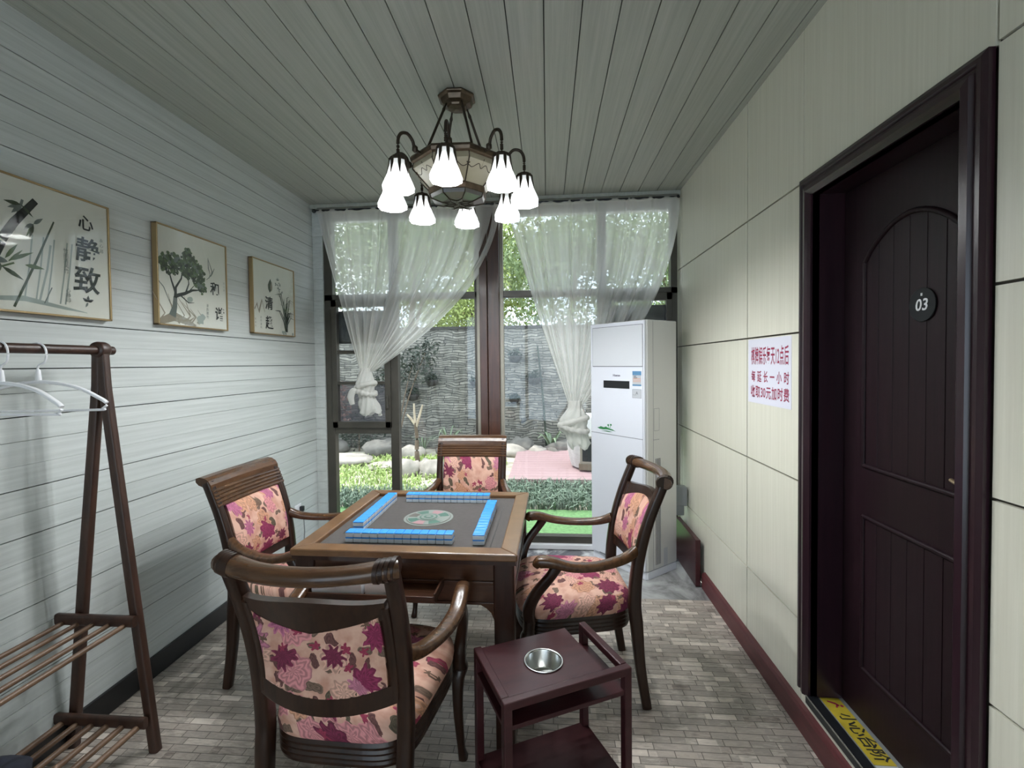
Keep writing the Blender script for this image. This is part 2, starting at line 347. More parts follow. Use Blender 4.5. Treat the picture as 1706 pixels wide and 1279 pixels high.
def brick_floor():
    m, n, l, b = nm('stone_strip_flooring'); setp(b, 0.42, 0, 0.4)
    t = n.new('ShaderNodeTexCoord')
    def bt(scale, w, h, off, sq, seed):
        mp = n.new('ShaderNodeMapping'); mp.inputs['Location'].default_value = (seed, seed * .37, 0); l.new(t.outputs['Object'], mp.inputs['Vector'])
        k = n.new('ShaderNodeTexBrick'); k.offset = off; k.offset_frequency = 2; k.squash = sq; k.squash_frequency = 3
        k.inputs['Scale'].default_value = scale; k.inputs['Brick Width'].default_value = w; k.inputs['Row Height'].default_value = h
        k.inputs['Mortar Size'].default_value = 0.0018; k.inputs['Mortar Smooth'].default_value = 0.3; k.inputs['Bias'].default_value = 0.0
        k.inputs['Color1'].default_value = (0, 0, 0, 1); k.inputs['Color2'].default_value = (1, 1, 1, 1); k.inputs['Mortar'].default_value = (0.5, 0.5, 0.5, 1)
        l.new(mp.outputs['Vector'], k.inputs['Vector']); return k
    k1 = bt(1.0, 0.098, 0.0335, 0.37, 1.45, 0.13)
    k2 = bt(1.0, 0.147, 0.067, 0.61, 0.8, 2.31)
    r1 = n.new('ShaderNodeValToRGB'); e = r1.color_ramp.elements
    e[0].color = (0.165, 0.137, 0.117, 1); e[1].color = (0.70, 0.62, 0.54, 1)
    for p, c in ((0.25, (0.42, 0.36, 0.31)), (0.5, (0.29, 0.255, 0.22)), (0.75, (0.56, 0.49, 0.425))):
        q = e.new(p); q.color = (*c, 1)
    av = n.new('ShaderNodeMix'); av.data_type = 'RGBA'; av.inputs[0].default_value = 0.42
    l.new(k1.outputs['Color'], av.inputs[6]); l.new(k2.outputs['Color'], av.inputs[7])
    mp2 = n.new('ShaderNodeMapping'); mp2.inputs['Scale'].default_value = (4, 16, 1); l.new(t.outputs['Object'], mp2.inputs['Vector'])
    x = n.new('ShaderNodeTexNoise'); x.inputs['Scale'].default_value = 5; x.inputs['Detail'].default_value = 7; x.inputs['Roughness'].default_value = 0.7
    l.new(mp2.outputs['Vector'], x.inputs['Vector'])
    ad = mathn(n, l, 'ADD', av.outputs[2], mathn(n, l, 'MULTIPLY', mathn(n, l, 'SUBTRACT', x.outputs['Fac'], 0.5), 0.9))
    l.new(ad, r1.inputs['Fac'])
    mx = n.new('ShaderNodeMix'); mx.data_type = 'RGBA'; l.new(mathn(n, l, 'MULTIPLY', k1.outputs['Fac'], 0.85), mx.inputs[0]); l.new(r1.outputs['Color'], mx.inputs[6]); mx.inputs[7].default_value = (0.075, 0.062, 0.052, 1)
    l.new(mx.outputs[2], b.inputs['Base Color'])
    bp = n.new('ShaderNodeBump'); bp.inputs['Strength'].default_value = 0.25; bp.inputs['Distance'].default_value = 0.003; bp.invert = True
    l.new(k1.outputs['Fac'], bp.inputs['Height']); l.new(bp.outputs['Normal'], b.inputs['Normal'])
    return m
MAT['brickfloor'] = brick_floor()
def marble(name, c0, c1, c2):
    m, n, l, b = nm(name); setp(b, 0.25); t = n.new('ShaderNodeTexCoord')
    x = n.new('ShaderNodeTexNoise'); x.inputs['Scale'].default_value = 3.2; x.inputs['Detail'].default_value = 9; x.inputs['Distortion'].default_value = 1.6; x.inputs['Roughness'].default_value = 0.65
    r = n.new('ShaderNodeValToRGB'); r.color_ramp.elements[0].position = 0.33; r.color_ramp.elements[0].color = (*c0, 1)
    r.color_ramp.elements[1].position = 0.68; r.color_ramp.elements[1].color = (*c2, 1); q = r.color_ramp.elements.new(0.5); q.color = (*c1, 1)
    l.new(t.outputs['Object'], x.inputs['Vector']); l.new(x.outputs['Fac'], r.inputs['Fac']); l.new(r.outputs['Color'], b.inputs['Base Color']); return m
MAT['marble'] = marble('grey_marble', (0.16, 0.155, 0.155), (0.33, 0.33, 0.325), (0.48, 0.48, 0.47))
MAT['darkmarble'] = marble('dark_marble', (0.05, 0.05, 0.06), (0.12, 0.12, 0.13), (0.55, 0.55, 0.55))
def stack_stone():
    m, n, l, b = nm('stacked_slate'); setp(b, 0.85, 0, 0.2); t = n.new('ShaderNodeTexCoord')
    mp = n.new('ShaderNodeMapping'); mp.inputs['Rotation'].default_value = (math.pi / 2, 0, 0); l.new(t.outputs['Object'], mp.inputs['Vector'])
    nz = n.new('ShaderNodeTexNoise'); nz.inputs['Scale'].default_value = 3; l.new(mp.outputs['Vector'], nz.inputs['Vector'])
    s = n.new('ShaderNodeVectorMath'); s.operation = 'SCALE'; s.inputs['Scale'].default_value = 0.16; l.new(nz.outputs['Color'], s.inputs[0])
    a = n.new('ShaderNodeVectorMath'); l.new(mp.outputs['Vector'], a.inputs[0]); l.new(s.outputs[0], a.inputs[1])
    k = n.new('ShaderNodeTexBrick'); k.offset = 0.43; k.squash = 1.6; k.squash_frequency = 3
    for nme, v in (('Scale', 1), ('Brick Width', 0.24), ('Row Height', 0.042), ('Mortar Size', 0.006), ('Mortar Smooth', 0.6)): k.inputs[nme].default_value = v
    k.inputs['Color1'].default_value = (0.125, 0.122, 0.108, 1); k.inputs['Color2'].default_value = (0.25, 0.24, 0.21, 1); k.inputs['Mortar'].default_value = (0.05, 0.05, 0.05, 1)
    l.new(a.outputs[0], k.inputs['Vector']); 
    x = n.new('ShaderNodeTexNoise'); x.inputs['Scale'].default_value = 9; x.inputs['Detail'].default_value = 6; l.new(t.outputs['Object'], x.inputs['Vector'])
    mx = n.new('ShaderNodeMix'); mx.data_type = 'RGBA'; mx.blend_type = 'OVERLAY'; mx.inputs[0].default_value = 0.7; l.new(k.outputs['Color'], mx.inputs[6]); l.new(x.outputs['Fac'], mx.inputs[7])
    l.new(mx.outputs[2], b.inputs['Base Color'])
    bp = n.new('ShaderNodeBump'); bp.inputs['Strength'].default_value = 0.6; bp.inputs['Distance'].default_value = 0.03; bp.invert = True
    l.new(k.outputs['Fac'], bp.inputs['Height']); l.new(bp.outputs['Normal'], b.inputs['Normal']); return m
MAT['slate'] = stack_stone()
MAT['rock'] = plain('garden_rock', (0.34, 0.305, 0.265), 0.85, vary=0.35, scale=5)
MAT['rockd'] = plain('garden_rock_dark', (0.15, 0.14, 0.125), 0.85, vary=0.35, scale=5)
MAT['turf'] = plain('bright_turf', (0.10, 0.21, 0.075), 0.9, vary=0.3, scale=40)
MAT['soil'] = plain('garden_soil', (0.42, 0.39, 0.31), 0.95, vary=0.35, scale=6)
MAT['grass'] = plain('grass_blade', (0.33, 0.43, 0.14), 0.7, vary=0.3, scale=5)
MAT['mondo'] = plain('dark_grass_blade', (0.12, 0.17, 0.12), 0.6, vary=0.45, scale=9)
MAT['leaf'] = plain('tree_leaf', (0.17, 0.23, 0.09), 0.6, vary=0.4, scale=3)
MAT['leaf2'] = plain('tree_leaf_yellow', (0.26, 0.32, 0.09), 0.6, vary=0.35, scale=3)
MAT['leafd'] = plain('dark_leaf', (0.022, 0.032, 0.02), 0.6, vary=0.4, scale=6)
MAT['bark'] = plain('bark', (0.13, 0.095, 0.065), 0.9, vary=0.3, scale=20)
MAT['palewood'] = plain('peeled_branch', (0.40, 0.33, 0.24), 0.8, vary=0.25, scale=12)
MAT['deck'] = grain('pink_decking', (0.26, 0.165, 0.172), (0.34, 0.23, 0.238), (0.5, 14, 1), 0.6, 4)
MAT['pot'] = plain('clay_pot_dark', (0.028, 0.025, 0.022), 0.8, vary=0.3, scale=15)
MAT['render'] = plain('outer_render', (0.55, 0.53, 0.5), 0.9)
MAT['stonewhite'] = grain('white_ribbed_stone', (0.45, 0.43, 0.42), (0.60, 0.58, 0.56), (3, 3, 12), 0.7, 5)
MAT['rust'] = plain('reddish_foliage', (0.22, 0.13, 0.10), 0.8, vary=0.4, scale=6)
# ================================================================ THE SETTING
XL, XR, YB, ZC, YR = -1.85, 0.991, 3.66, 2.709, -2.2
TOP = 2.60
# floor
b = MB(); b.box(XL, XR, YR, 2.90, -0.10, 0.0)
struct('floor', b, MAT['brickfloor'])
b = MB(); b.box(XL, XR, 2.90, 3.46, -0.10, 0.0)
struct('floor', b, MAT['marble'])
b = MB(); b.box(XL, XR, 3.46, 3.64, -0.10, 0.006)
struct('trim_1', b, MAT['darkmarble'], bevel=0.002)
# left wall: planks with open joints in front of a dark backing
b = MB(); b.box(XL - 0.10, XL - 0.012, YR, YB + 0.06, 0, ZC); 
bp = MB()
strong = (1.275, 1.445, 1.02, 0.85, 0.595, 2.21, 2.38, 2.55, 1.615, 0.34)
z = 1.275 - 0.085 * 15
k = 0
while z < ZC - 0.004:
    z1 = min(z + 0.085, ZC)
    g = 0.0042 if any(abs(z - s_) < 0.02 for s_ in strong) else (0.0016 if random.random() < 0.7 else 0.0007)
    g1 = 0.0
    y = YR
    cuts = [YR, YR + 1.0 + random.random() * 1.5, YB + 0.06]
    for i in range(2):
        d = random.uniform(-0.0012, 0.0012)
        b.cur = 1; b.box(XL - 0.012, XL + d, cuts[i], cuts[i + 1] - (0.0015 if i == 0 else 0), max(z + g, 0.0), z1)
    b.cur = 0
    z = z1
struct('wall_left', b, [MAT['gap'], MAT['plank']])
# short planked return beside the window
b = MB()
z = 0.0
while z < ZC - 0.06:
    b.box(XL + 0.001, XL + 0.082, YB - 0.035, YB + 0.06, z + 0.0015, min(z + 0.085, 2.66)); z += 0.085
struct('wall_back', b, MAT['plank'])
# ceiling boards
b = MB(); b.box(XL - 0.10, XR + 0.25, YR, 3.72, ZC + 0.012, ZC + 0.16)
x = -0.004 - 0.137 * 14
while x < XR:
    x0 = max(x + 0.0045, XL); x1 = min(x + 0.137, XR)
    if x1 > x0: b.cur = 1; b.box(x0, x1, YR, YB + 0.06, ZC + random.uniform(0, 0.001), ZC + 0.012); b.cur = 0
    x += 0.137
struct('ceiling', b, [MAT['gap'], MAT['ceil']])
# right wall: cream boards with dark joints, a doorway
DY0, DY1, DZ0, DZ1 = 1.142, 1.926, 0.165, 2.135
b = MB()
b.box(XR + 0.010, XR + 0.14, DY1 - 0.06, YB + 0.06, 0, ZC); b.box(XR + 0.010, XR + 0.14, YR, DY0 + 0.06, 0, ZC)
b.box(XR + 0.010, XR + 0.14, DY0, DY1, DZ1 - 0.05, ZC); b.box(XR + 0.010, XR + 0.14, DY0, DY1, 0, DZ0 - 0.02)
b.cur = 1
G = 0.0038
def pan(y0, y1, z0, z1): b.box(XR, XR + 0.010, y0 + G, y1 - G, z0 + G, z1 - G)
rowsL = [0, 0.413, 0.966, 1.556, 2.132, ZC + G]; rowsR = [0, 0.21, 0.665, 1.133, 1.612, 2.14, ZC + G]
for i in range(5):
    pan(2.434, 3.57 if i else 3.57, rowsL[i], rowsL[i + 1]); pan(DY1 - 0.005, 2.434, rowsL[i], rowsL[i + 1]); pan(3.57, YB + 0.06, rowsL[i], rowsL[i + 1])
pan(DY0 - 0.004, DY1 - 0.001, 2.132, ZC + G); pan(DY0, DY1, 0, DZ0 - 0.015)
ys = [DY0 - 0.004, 0.34, -0.48, -1.30, YR]
for i in range(6):
    for j in range(4): pan(ys[j + 1], ys[j], rowsR[i], rowsR[i + 1])
struct('wall_right', b, [MAT['joint'], MAT['panel']])
# rear wall behind the viewer, with an unseen broad window added for fill daylight
b = MB()
b.box(XL, -1.7, YR - 0.12, YR, 0, ZC); b.box(0.85, XR, YR - 0.12, YR, 0, ZC); b.box(-1.7, 0.85, YR - 0.12, YR, 0, 0.2); b.box(-1.7, 0.85, YR - 0.12, YR, 2.45, ZC)
struct('wall_rear', b, MAT['panel'])
b = MB()
for x0, x1, z0, z1 in ((-1.7, 0.85, 0.2, 0.26), (-1.7, 0.85, 2.39, 2.45), (-1.7, -1.64, 0.26, 2.39), (0.79, 0.85, 0.26, 2.39), (-0.45, -0.39, 0.26, 2.39)): b.box(x0, x1, YR - 0.09, YR - 0.03, z0, z1)
w3 = struct('rear_fill_window', b, MAT['bronze'])
b = MB(); b.box(-1.64, 0.79, YR - 0.064, YR - 0.058, 0.26, 2.39); obj('pane', b, MAT['glass'], w3)
# skirtings
b = MB(); b.box(XL, XL + 0.015, YR, YB - 0.04, 0, 0.10); struct('baseboard_left', b, MAT['skirt_l'], bevel=0.003)
b = MB()
prof = [(0, 0), (-0.022, 0), (-0.022, 0.085), (-0.016, 0.098), (0, 0.102)]
def skirt(y0, y1):
    b.loft([[Vector((XR + p[0], y0, p[1])) for p in prof][::-1], [Vector((XR + p[0], y1, p[1])) for p in prof][::-1]], smooth=False)
skirt(YR, 3.06); struct('baseboard_right', b, MAT['skirt_r'])
# head moulding over the window wall
b = MB(); b.box(XL, XR, YB - 0.06, YB + 0.02, 2.675, ZC); b.box(XL, XR, YB - 0.045, YB + 0.02, 2.665, 2.675)
struct('trim_2', b, MAT['ceil'], bevel=0.003)
# ---------------------------------------------------------------- window wall
def win(name, xa, xb, mull, x_light, left):
    y0, y1 = YB - 0.02, YB + 0.045
    f = MB()
    f.box(xa, xa + 0.068, y0, y1, 0.02, 2.665) if left else f.box(xa, xa + 0.02, y0, y1, 0.02, 2.665)
    f.box(xb - 0.05, xb, y0, y1, 0.02, 2.665) if not left else f.box(xb - 0.02, xb, y0, y1, 0.02, 2.665)
    f.box(xa, xb, y0, y1, TOP, 2.665); f.box(xa, xb, y0, y1, 1.955, 2.005); f.box(xa, xb, y0, y1, 0.045, 0.10)
    f.box(mull - 0.033, mull + 0.033, y0 + 0.001, y1, 0.05, TOP + .01)
    sash_x0, sash_x1 = (xa + 0.068, mull - 0.033) if left else (mull + 0.033, xb - 0.05)
    f.box(sash_x0, sash_x1, y0 + 0.002, y1, 0.895, 0.950)
    w = struct(name, f, MAT['bronze'], bevel=0.003)
    # aluminium reveal beside the post, lamp reflection painted in as a lighter colour
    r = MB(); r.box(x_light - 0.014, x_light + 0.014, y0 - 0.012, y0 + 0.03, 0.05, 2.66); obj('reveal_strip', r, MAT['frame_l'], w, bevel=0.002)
    t = MB(); t.box(xa, xb, y0 - 0.035, y0 + 0.01, 0.010, 0.046); obj('sill_track', t, MAT['white'], w, bevel=0.003)
    g = MB()
    g.box(xa + 0.02, xb - 0.02, YB + 0.010, YB + 0.014, 2.0, TOP + .005); obj('pane', g, MAT['glass'], w)
    o0, o1 = (mull + 0.03, xb - 0.01) if left else (xa + 0.01, mull - 0.03)
    g = MB(); g.box(o0, o1, YB + 0.010, YB + 0.014, 0.095, 1.96); obj('pane', g, MAT['glass'], w)
    g = MB(); g.box(sash_x0 - .005, sash_x1 + .005, YB + 0.010, YB + 0.014, 0.095, 0.90); obj('pane', g, MAT['glass'], w)
    s = MB(); ys0, ys1 = y0 - 0.022, y0 + 0.028
    a, c = sash_x0 - 0.008, sash_x1 + 0.008
    s.box(a, a + 0.045, ys0, ys1, 0.944, 1.962); s.box(c - 0.045, c, ys0, ys1, 0.944, 1.962)
    s.box(a, c, ys0, ys1, 0.944, 0.995); s.box(a, c, ys0, ys1, 1.905, 1.962)
    s.box(a, c, ys0 + 0.004, ys1, 1.288, 1.315); s.box(a, c, ys0 + 0.004, ys1, 1.532, 1.562)
    sh = obj('sash', s, MAT['bronze'], w, bevel=0.003)
    g = MB(); g.box(a + 0.04, c - 0.04, YB - 0.002, YB + 0.002, 1.30, 1.93); obj('pane', g, MAT['glass'], sh)
    g = MB(); g.box(a + 0.04, c - 0.04, YB - 0.002, YB - 0.0005, 0.985, 1.295); obj('insect_screen', g, MAT['mesh'], sh)
    p = MB(); p.box(a + 0.03, c - 0.03, YB + 0.004, YB + 0.012, 1.615, 1.875); obj('dark_panel', p, MAT['dark'], sh)
    if left:
        h = MB(); h.box(c - 0.032, c - 0.014, ys0 - 0.022, ys0, 1.10, 1.20); obj('latch', h, MAT['bronze'], sh, bevel=0.004)
    return w
win('window_1', -1.768, -0.541, -1.209, -0.527, True)
win('window_2', -0.362, 0.978, 0.418, -0.348, False)
b = MB(); b.box(-0.513, -0.455, YB - 0.075, YB + 0.06, 0.02, 2.668); b.box(-0.451, -0.362, YB - 0.070, YB + 0.06, 0.02, 2.668)
struct('trim_3', b, MAT['post'], bevel=0.004)
# ---------------------------------------------------------------- door
LX = XR + 0.105          # face of the door leaf
b = MB()
cw = 0.075
def casing_profile(b, p0, p1, inward):
    """moulded casing strip lying on the wall, from p0 to p1 (y,z); inward = unit (y,z) towards the opening"""
    P = [(0, 0.0), (0, 0.014), (0.012, 0.020), (0.022, 0.020), (0.027, 0.013), (0.036, 0.013), (0.041, 0.022), (0.058, 0.026), (0.066, 0.020), (0.075, 0.012), (0.075, -0.02), (0, -0.001)]
    d = (p1[0] - p0[0], p1[1] - p0[1]); L = math.hypot(*d); d = (d[0] / L, d[1] / L)
    R0 = []; R1 = []
    for s_, h in P:
        R0.append(Vector((XR - h, p0[0] + inward[0] * s_ + d[0] * p0[2] * s_, p0[1] + inward[1] * s_ + d[1] * p0[2] * s_)))
        R1.append(Vector((XR - h, p1[0] + inward[0] * s_ - d[0] * p1[2] * s_, p1[1] + inward[1] * s_ - d[1] * p1[2] * s_)))
    b.loft([R0, R1], smooth=False)
casing_profile(b, (DY1, DZ0, 0), (DY1, DZ1, 1), (-1, 0))
casing_profile(b, (DY0, DZ0, 0), (DY0, DZ1, 1), (1, 0))
casing_profile(b, (DY1, DZ1, 1), (DY0, DZ1, 1), (0, -1))
# reveals
b.box(XR - 0.004, LX + 0.05, DY1 - cw, DY1 - cw + 0.02, DZ0, DZ1 - cw); b.box(XR - 0.004, LX + 0.05, DY0 + cw - 0.02, DY0 + cw, DZ0, DZ1 - cw)
b.box(XR - 0.004, LX + 0.05, DY0 + cw - 0.02, DY1 - cw + 0.02, DZ1 - cw, DZ1 - cw + 0.02)
struct('trim_4', b, MAT['casing'])
a0, a1 = DY0 + cw, DY1 - cw        # 1.217 .. 1.851
b = MB(); b.box(LX + 0.004, LX + 0.045, a0 + 0.002, a1 - 0.002, DZ0 + 0.004, DZ1 - cw - 0.002)
pc0, pc1 = a0 + 0.115, a1 - 0.118   # panel field
def field(z0, z1, arch):
    n = 14
    pts = [(pc0, z0), (pc1, z0), (pc1, z1)]
    if arch: pts += [(pc1 + (pc0 - pc1) * (i / n), z1 + arch * math.sin(math.pi * i / n) ** 0.8) for i in range(1, n)]
    pts += [(pc0, z1)]
    return pts
def ridge(pts, w=0.020, h=0.006, closed=True):
    n = len(pts)
    for i in range(n if closed else n - 1):
        p, q = pts[i], pts[(i + 1) % n]
        b.tube([(LX + 0.002, p[0], p[1]), (LX + 0.002, q[0], q[1])], [w / 2, w / 2], n=8, smooth_path=False)
up = field(1.078, 1.78, 0.112); lo = field(0.36, 0.90, 0)
ridge(up, 0.017); ridge(lo, 0.017)
# stiles and rails stand proud of the grooved fields
for q in (up, lo):
    zt = max(p[1] for p in q); zb = q[0][1]
# field boards with V grooves
nb = 6
for q, arch in ((up, 0.112), (lo, 0)):
    z0 = q[0][1]; z1 = q[2][1]
    for i in range(nb):
        y0 = pc0 + (pc1 - pc0) * i / nb + 0.001; y1 = pc0 + (pc1 - pc0) * (i + 1) / nb - 0.001
        m0 = (i + 0.05) / nb; m1 = (i + 0.95) / nb
        t0 = z1 + (arch * max(0, math.sin(math.pi * m0)) ** 0.8 if arch else 0); t1 = z1 + (arch * max(0, math.sin(math.pi * m1)) ** 0.8 if arch else 0)
        tm = z1 + (arch * math.sin(math.pi * (m0 + m1) / 2) ** 0.8 if arch else 0)
        poly = [(y0, z0), (y1, z0), (y1, t1), ((y0 + y1) / 2, tm), (y0, t0)]
        vs0 = [Vector((LX + 0.0042, p[0], p[1])) for p in poly]; cy_, cz_ = (y0 + y1) / 2, (z0 + z1) / 2
        vs1 = [Vector((LX + 0.0022, cy_ + (p[0] - cy_) * 0.965, p[1])) for p in poly]
        b.loft([vs0, vs1], smooth=False)
door = struct('door_1', b, MAT['door'])
b = MB(); b.box(LX - 0.008, LX + 0.002, a0 + 0.012, a0 + 0.047, 1.03, 1.20)
hp = obj('lock_plate', b, MAT['dark'], door, bevel=0.004)
b = MB(); b.tube([(LX, a0 + 0.030, 1.128), (LX - 0.036, a0 + 0.030, 1.128), (LX - 0.042, a0 + 0.045, 1.127), (LX - 0.042, a0 + 0.085, 1.124), (LX - 0.036, a0 + 0.112, 1.127)], 0.0055)
obj('handle', b, MAT['handle'], hp)
# stepped threshold with a black metal nosing
b = MB(); b.box(XR - 0.012, LX + 0.01, DY0 + 0.005, DY1 - 0.068, DZ0 - 0.014, DZ0 - 0.002)
b.cur = 1; b.box(XR - 0.016, XR + 0.022, DY0 + 0.005, DY1 - 0.064, DZ0 - 0.030, DZ0 + 0.003); b.cur = 2
b.box(XR - 0.018, XR - 0.014, DY0 + 0.005, DY1 - 0.064, DZ0 - 0.002, DZ0 + 0.005)
struct('trim_5', b, [MAT['greyplastic'], MAT['dark'], MAT['steel']], bevel=0.001)
# ---------------------------------------------------------------- outdoors, setting
b = MB(); b.box(-14, 14, YB + 0.06, 20, -0.30, -0.03); struct('ground', b, MAT['soil'])
b = MB(); b.box(XL - 0.4, XR + 0.6, YB + 0.055, 3.82, -0.2, 0.012); struct('trim_6', b, MAT['render'])
b = MB(); b.box(XL - 0.6, XR + 0.8, 3.725, 4.35, 2.78, 2.90); struct('sun_block_eave', b, MAT['render'])  # unseen eave, added to keep sunlight out of the room
# ================================================================ THINGS ON THE WALLS
# ---- three ink paintings ----
def painting(y0, y1, z0, z1, label, draw, yaw=0.0, tilt=0.0):
    w, h = y1 - y0, z1 - z0
    t = thing('framed_painting', label, 'painting', (XL + 0.002, (y0 + y1) / 2, z0), 0, 'ink paintings on the planked wall')
    t.rotation_euler = (0, tilt, yaw)
    D = 0.026
    f = MB()
    for a, c, e, g in ((-w / 2, w / 2, 0, 0.007), (-w / 2, w / 2, h - 0.007, h), (-w / 2, -w / 2 + 0.007, 0, h), (w / 2 - 0.007, w / 2, 0, h)):
        f.box(0.004, D + 0.003, a, c, e, g)
    obj('frame', f, [MAT['gold']], t, bevel=0.0012)
    s_ = MB(); s_.box(0.0, 0.005, -w / 2, w / 2, 0, h); obj('backing_board', s_, MAT['gold_side'], t)
    c = MB(); mats = [MAT['paper'], MAT['ink'], MAT['inkgrey'], MAT['inkpale'], MAT['inkgreen'], MAT['inkolive'], MAT['inkbrown']]
    c.box(0.005, D - 0.003, -w / 2 + 0.006, w / 2 - 0.006, 0.006, h - 0.006)
    X0 = D - 0.0025
    lay = [0]
    def P(u, v, dx=0.0): return Vector((X0 + dx, -w / 2 + u * w, v * h))
    def nxt(): lay[0] += 1; return 0.0000012 * lay[0]
    def stroke(mat, pts, wd, top=True):
        """ink stroke along (u,v) points with widths"""
        c.cur = mat; dx = nxt(); n = len(pts); L = []; R_ = []
        for i in range(n):
            a = pts[max(i - 1, 0)]; e = pts[min(i + 1, n - 1)]; d = Vector((e[0] - a[0], e[1] - a[1])); d.normalize()
            k = wd[i] if isinstance(wd, (list, tuple)) else wd
            L.append((pts[i][0] - d.y * k, pts[i][1] + d.x * k)); R_.append((pts[i][0] + d.y * k, pts[i][1] - d.x * k))
        for i in range(n - 1):
            c.poly([P(*R_[i], dx), P(*R_[i + 1], dx), P(*L[i + 1], dx), P(*L[i], dx)])
    def leaf(mat, u, v, ang, ln, wd):
        c.cur = mat; dx = nxt(); d = Vector((math.cos(ang), math.sin(ang))); q = Vector((-d.y, d.x)); pts = []
        for t_, k in ((0, 0), (0.25, 0.8), (0.5, 1), (0.75, .6), (1, 0), (.75, -.5), (.5, -.9), (.25, -.8)):
            p = Vector((u, v)) + d * (ln * t_) + q * (wd * k * 0.5); pts.append(P(p.x, p.y, dx))
        c.poly(pts)
    def blob(mat, u, v, r, n=9):
        c.cur = mat; dx = nxt(); c.poly([P(u + r * random.uniform(.6, 1.1) * math.cos(6.283 * i / n), v + r * random.uniform(.6, 1.1) * math.sin(6.283 * i / n), dx) for i in range(n)])
    def glyph(mat, txt, u, v, size, off=0.0, shear=0.0, sx=1.0):
        c.cur = mat; dx = nxt(); vs, fs = text_geo(txt, size * h, 0, size * h * 0.018 if off else 0, shear=shear, sx=sx)
        c.raw(vs, fs, frame(P(u, v, 0.0009), (0, 1, 0), (0, 0, 1)))
    draw(stroke, leaf, blob, glyph)
    obj('picture', c, mats, t)
    g_ = MB(); g_.box(D - 0.0012, D - 0.0002, -w / 2 + 0.006, w / 2 - 0.006, 0.006, h - 0.006); obj('glazing', g_, MAT['glass'], t)
    return t
def bamboo(stroke, leaf, blob, glyph):
    R = random.Random(3)
    for u, k in ((0.34, 3), (0.42, 3), (0.50, 3), (0.60, 3), (0.64, 3)):
        stroke(k, [(u - .04, .10), (u, .35), (u + .03, .6)], .006)
    stroke(3, [(-.0, .08), (.3, .11), (.6, .07), (.78, .05)], [.012, .02, .012, .002])
    stroke(2, [(.03, .64), (.09, .88)], [.02, .014]); stroke(2, [(.24, .60), (.31, .84)], [.014, .009])
    stroke(1, [(-.02, .12), (.06, .28), (.16, .50)], [.045, .040, .034]); stroke(1, [(.165, .515), (.25, .66), (.40, .86)], [.032, .030, .024])
    stroke(4, [(.10, .08), (.135, .34)], [.018, .016]); stroke(4, [(.08, .36), (.16, .32), (.24, .36)], .007)
    stroke(5, [(.23, .04), (.39, .40), (.53, .74)], [.009, .009, .006])
    stroke(3, [(.40, .08), (.47, .36), (.50, .55)], .008); stroke(2, [(.44, .09), (.50, .22)], .004)
    for (u, v) in ((.02, .80), (.10, .88), (.30, .80), (.38, .68), (.05, .40), (.16, .32), (.20, .36), (.02, .62)):
        for i in range(R.randint(3, 5)):
            leaf(R.choice([4, 2, 5, 2]), u, v, R.uniform(-.9, .9) + R.choice([0, 3.1, 3.6]), R.uniform(.07, .15), R.uniform(.018, .034))
    leaf(4, .18, .38, .95, .15, .03); leaf(4, .20, .37, .5, .2, .03); leaf(5, .16, .32, -.5, .16, .035); leaf(4, .31, .36, -.05, .14, .035)
    glyph(1, '心', .79, .795, .135, .006); glyph(1, '静', .79, .565, .215, .004, .12); glyph(1, '致', .78, .31, .235, .005, .1)
    for a in (.4, 1.5, 2.6): leaf(1, .79, .145, a, .055, .026)
    leaf(2, .79, .14, 4.2, .05, .02)
    for i in range(5): glyph(2, '竹雨清风竹'[i], .615, .53 - i * .04, .042)
    for i in range(3): glyph(2, '心静印'[i], .625, .215 - i * .04, .040)
    for i in range(3): glyph(2, '永心远'[i], .925, .69 - i * .045, .036)
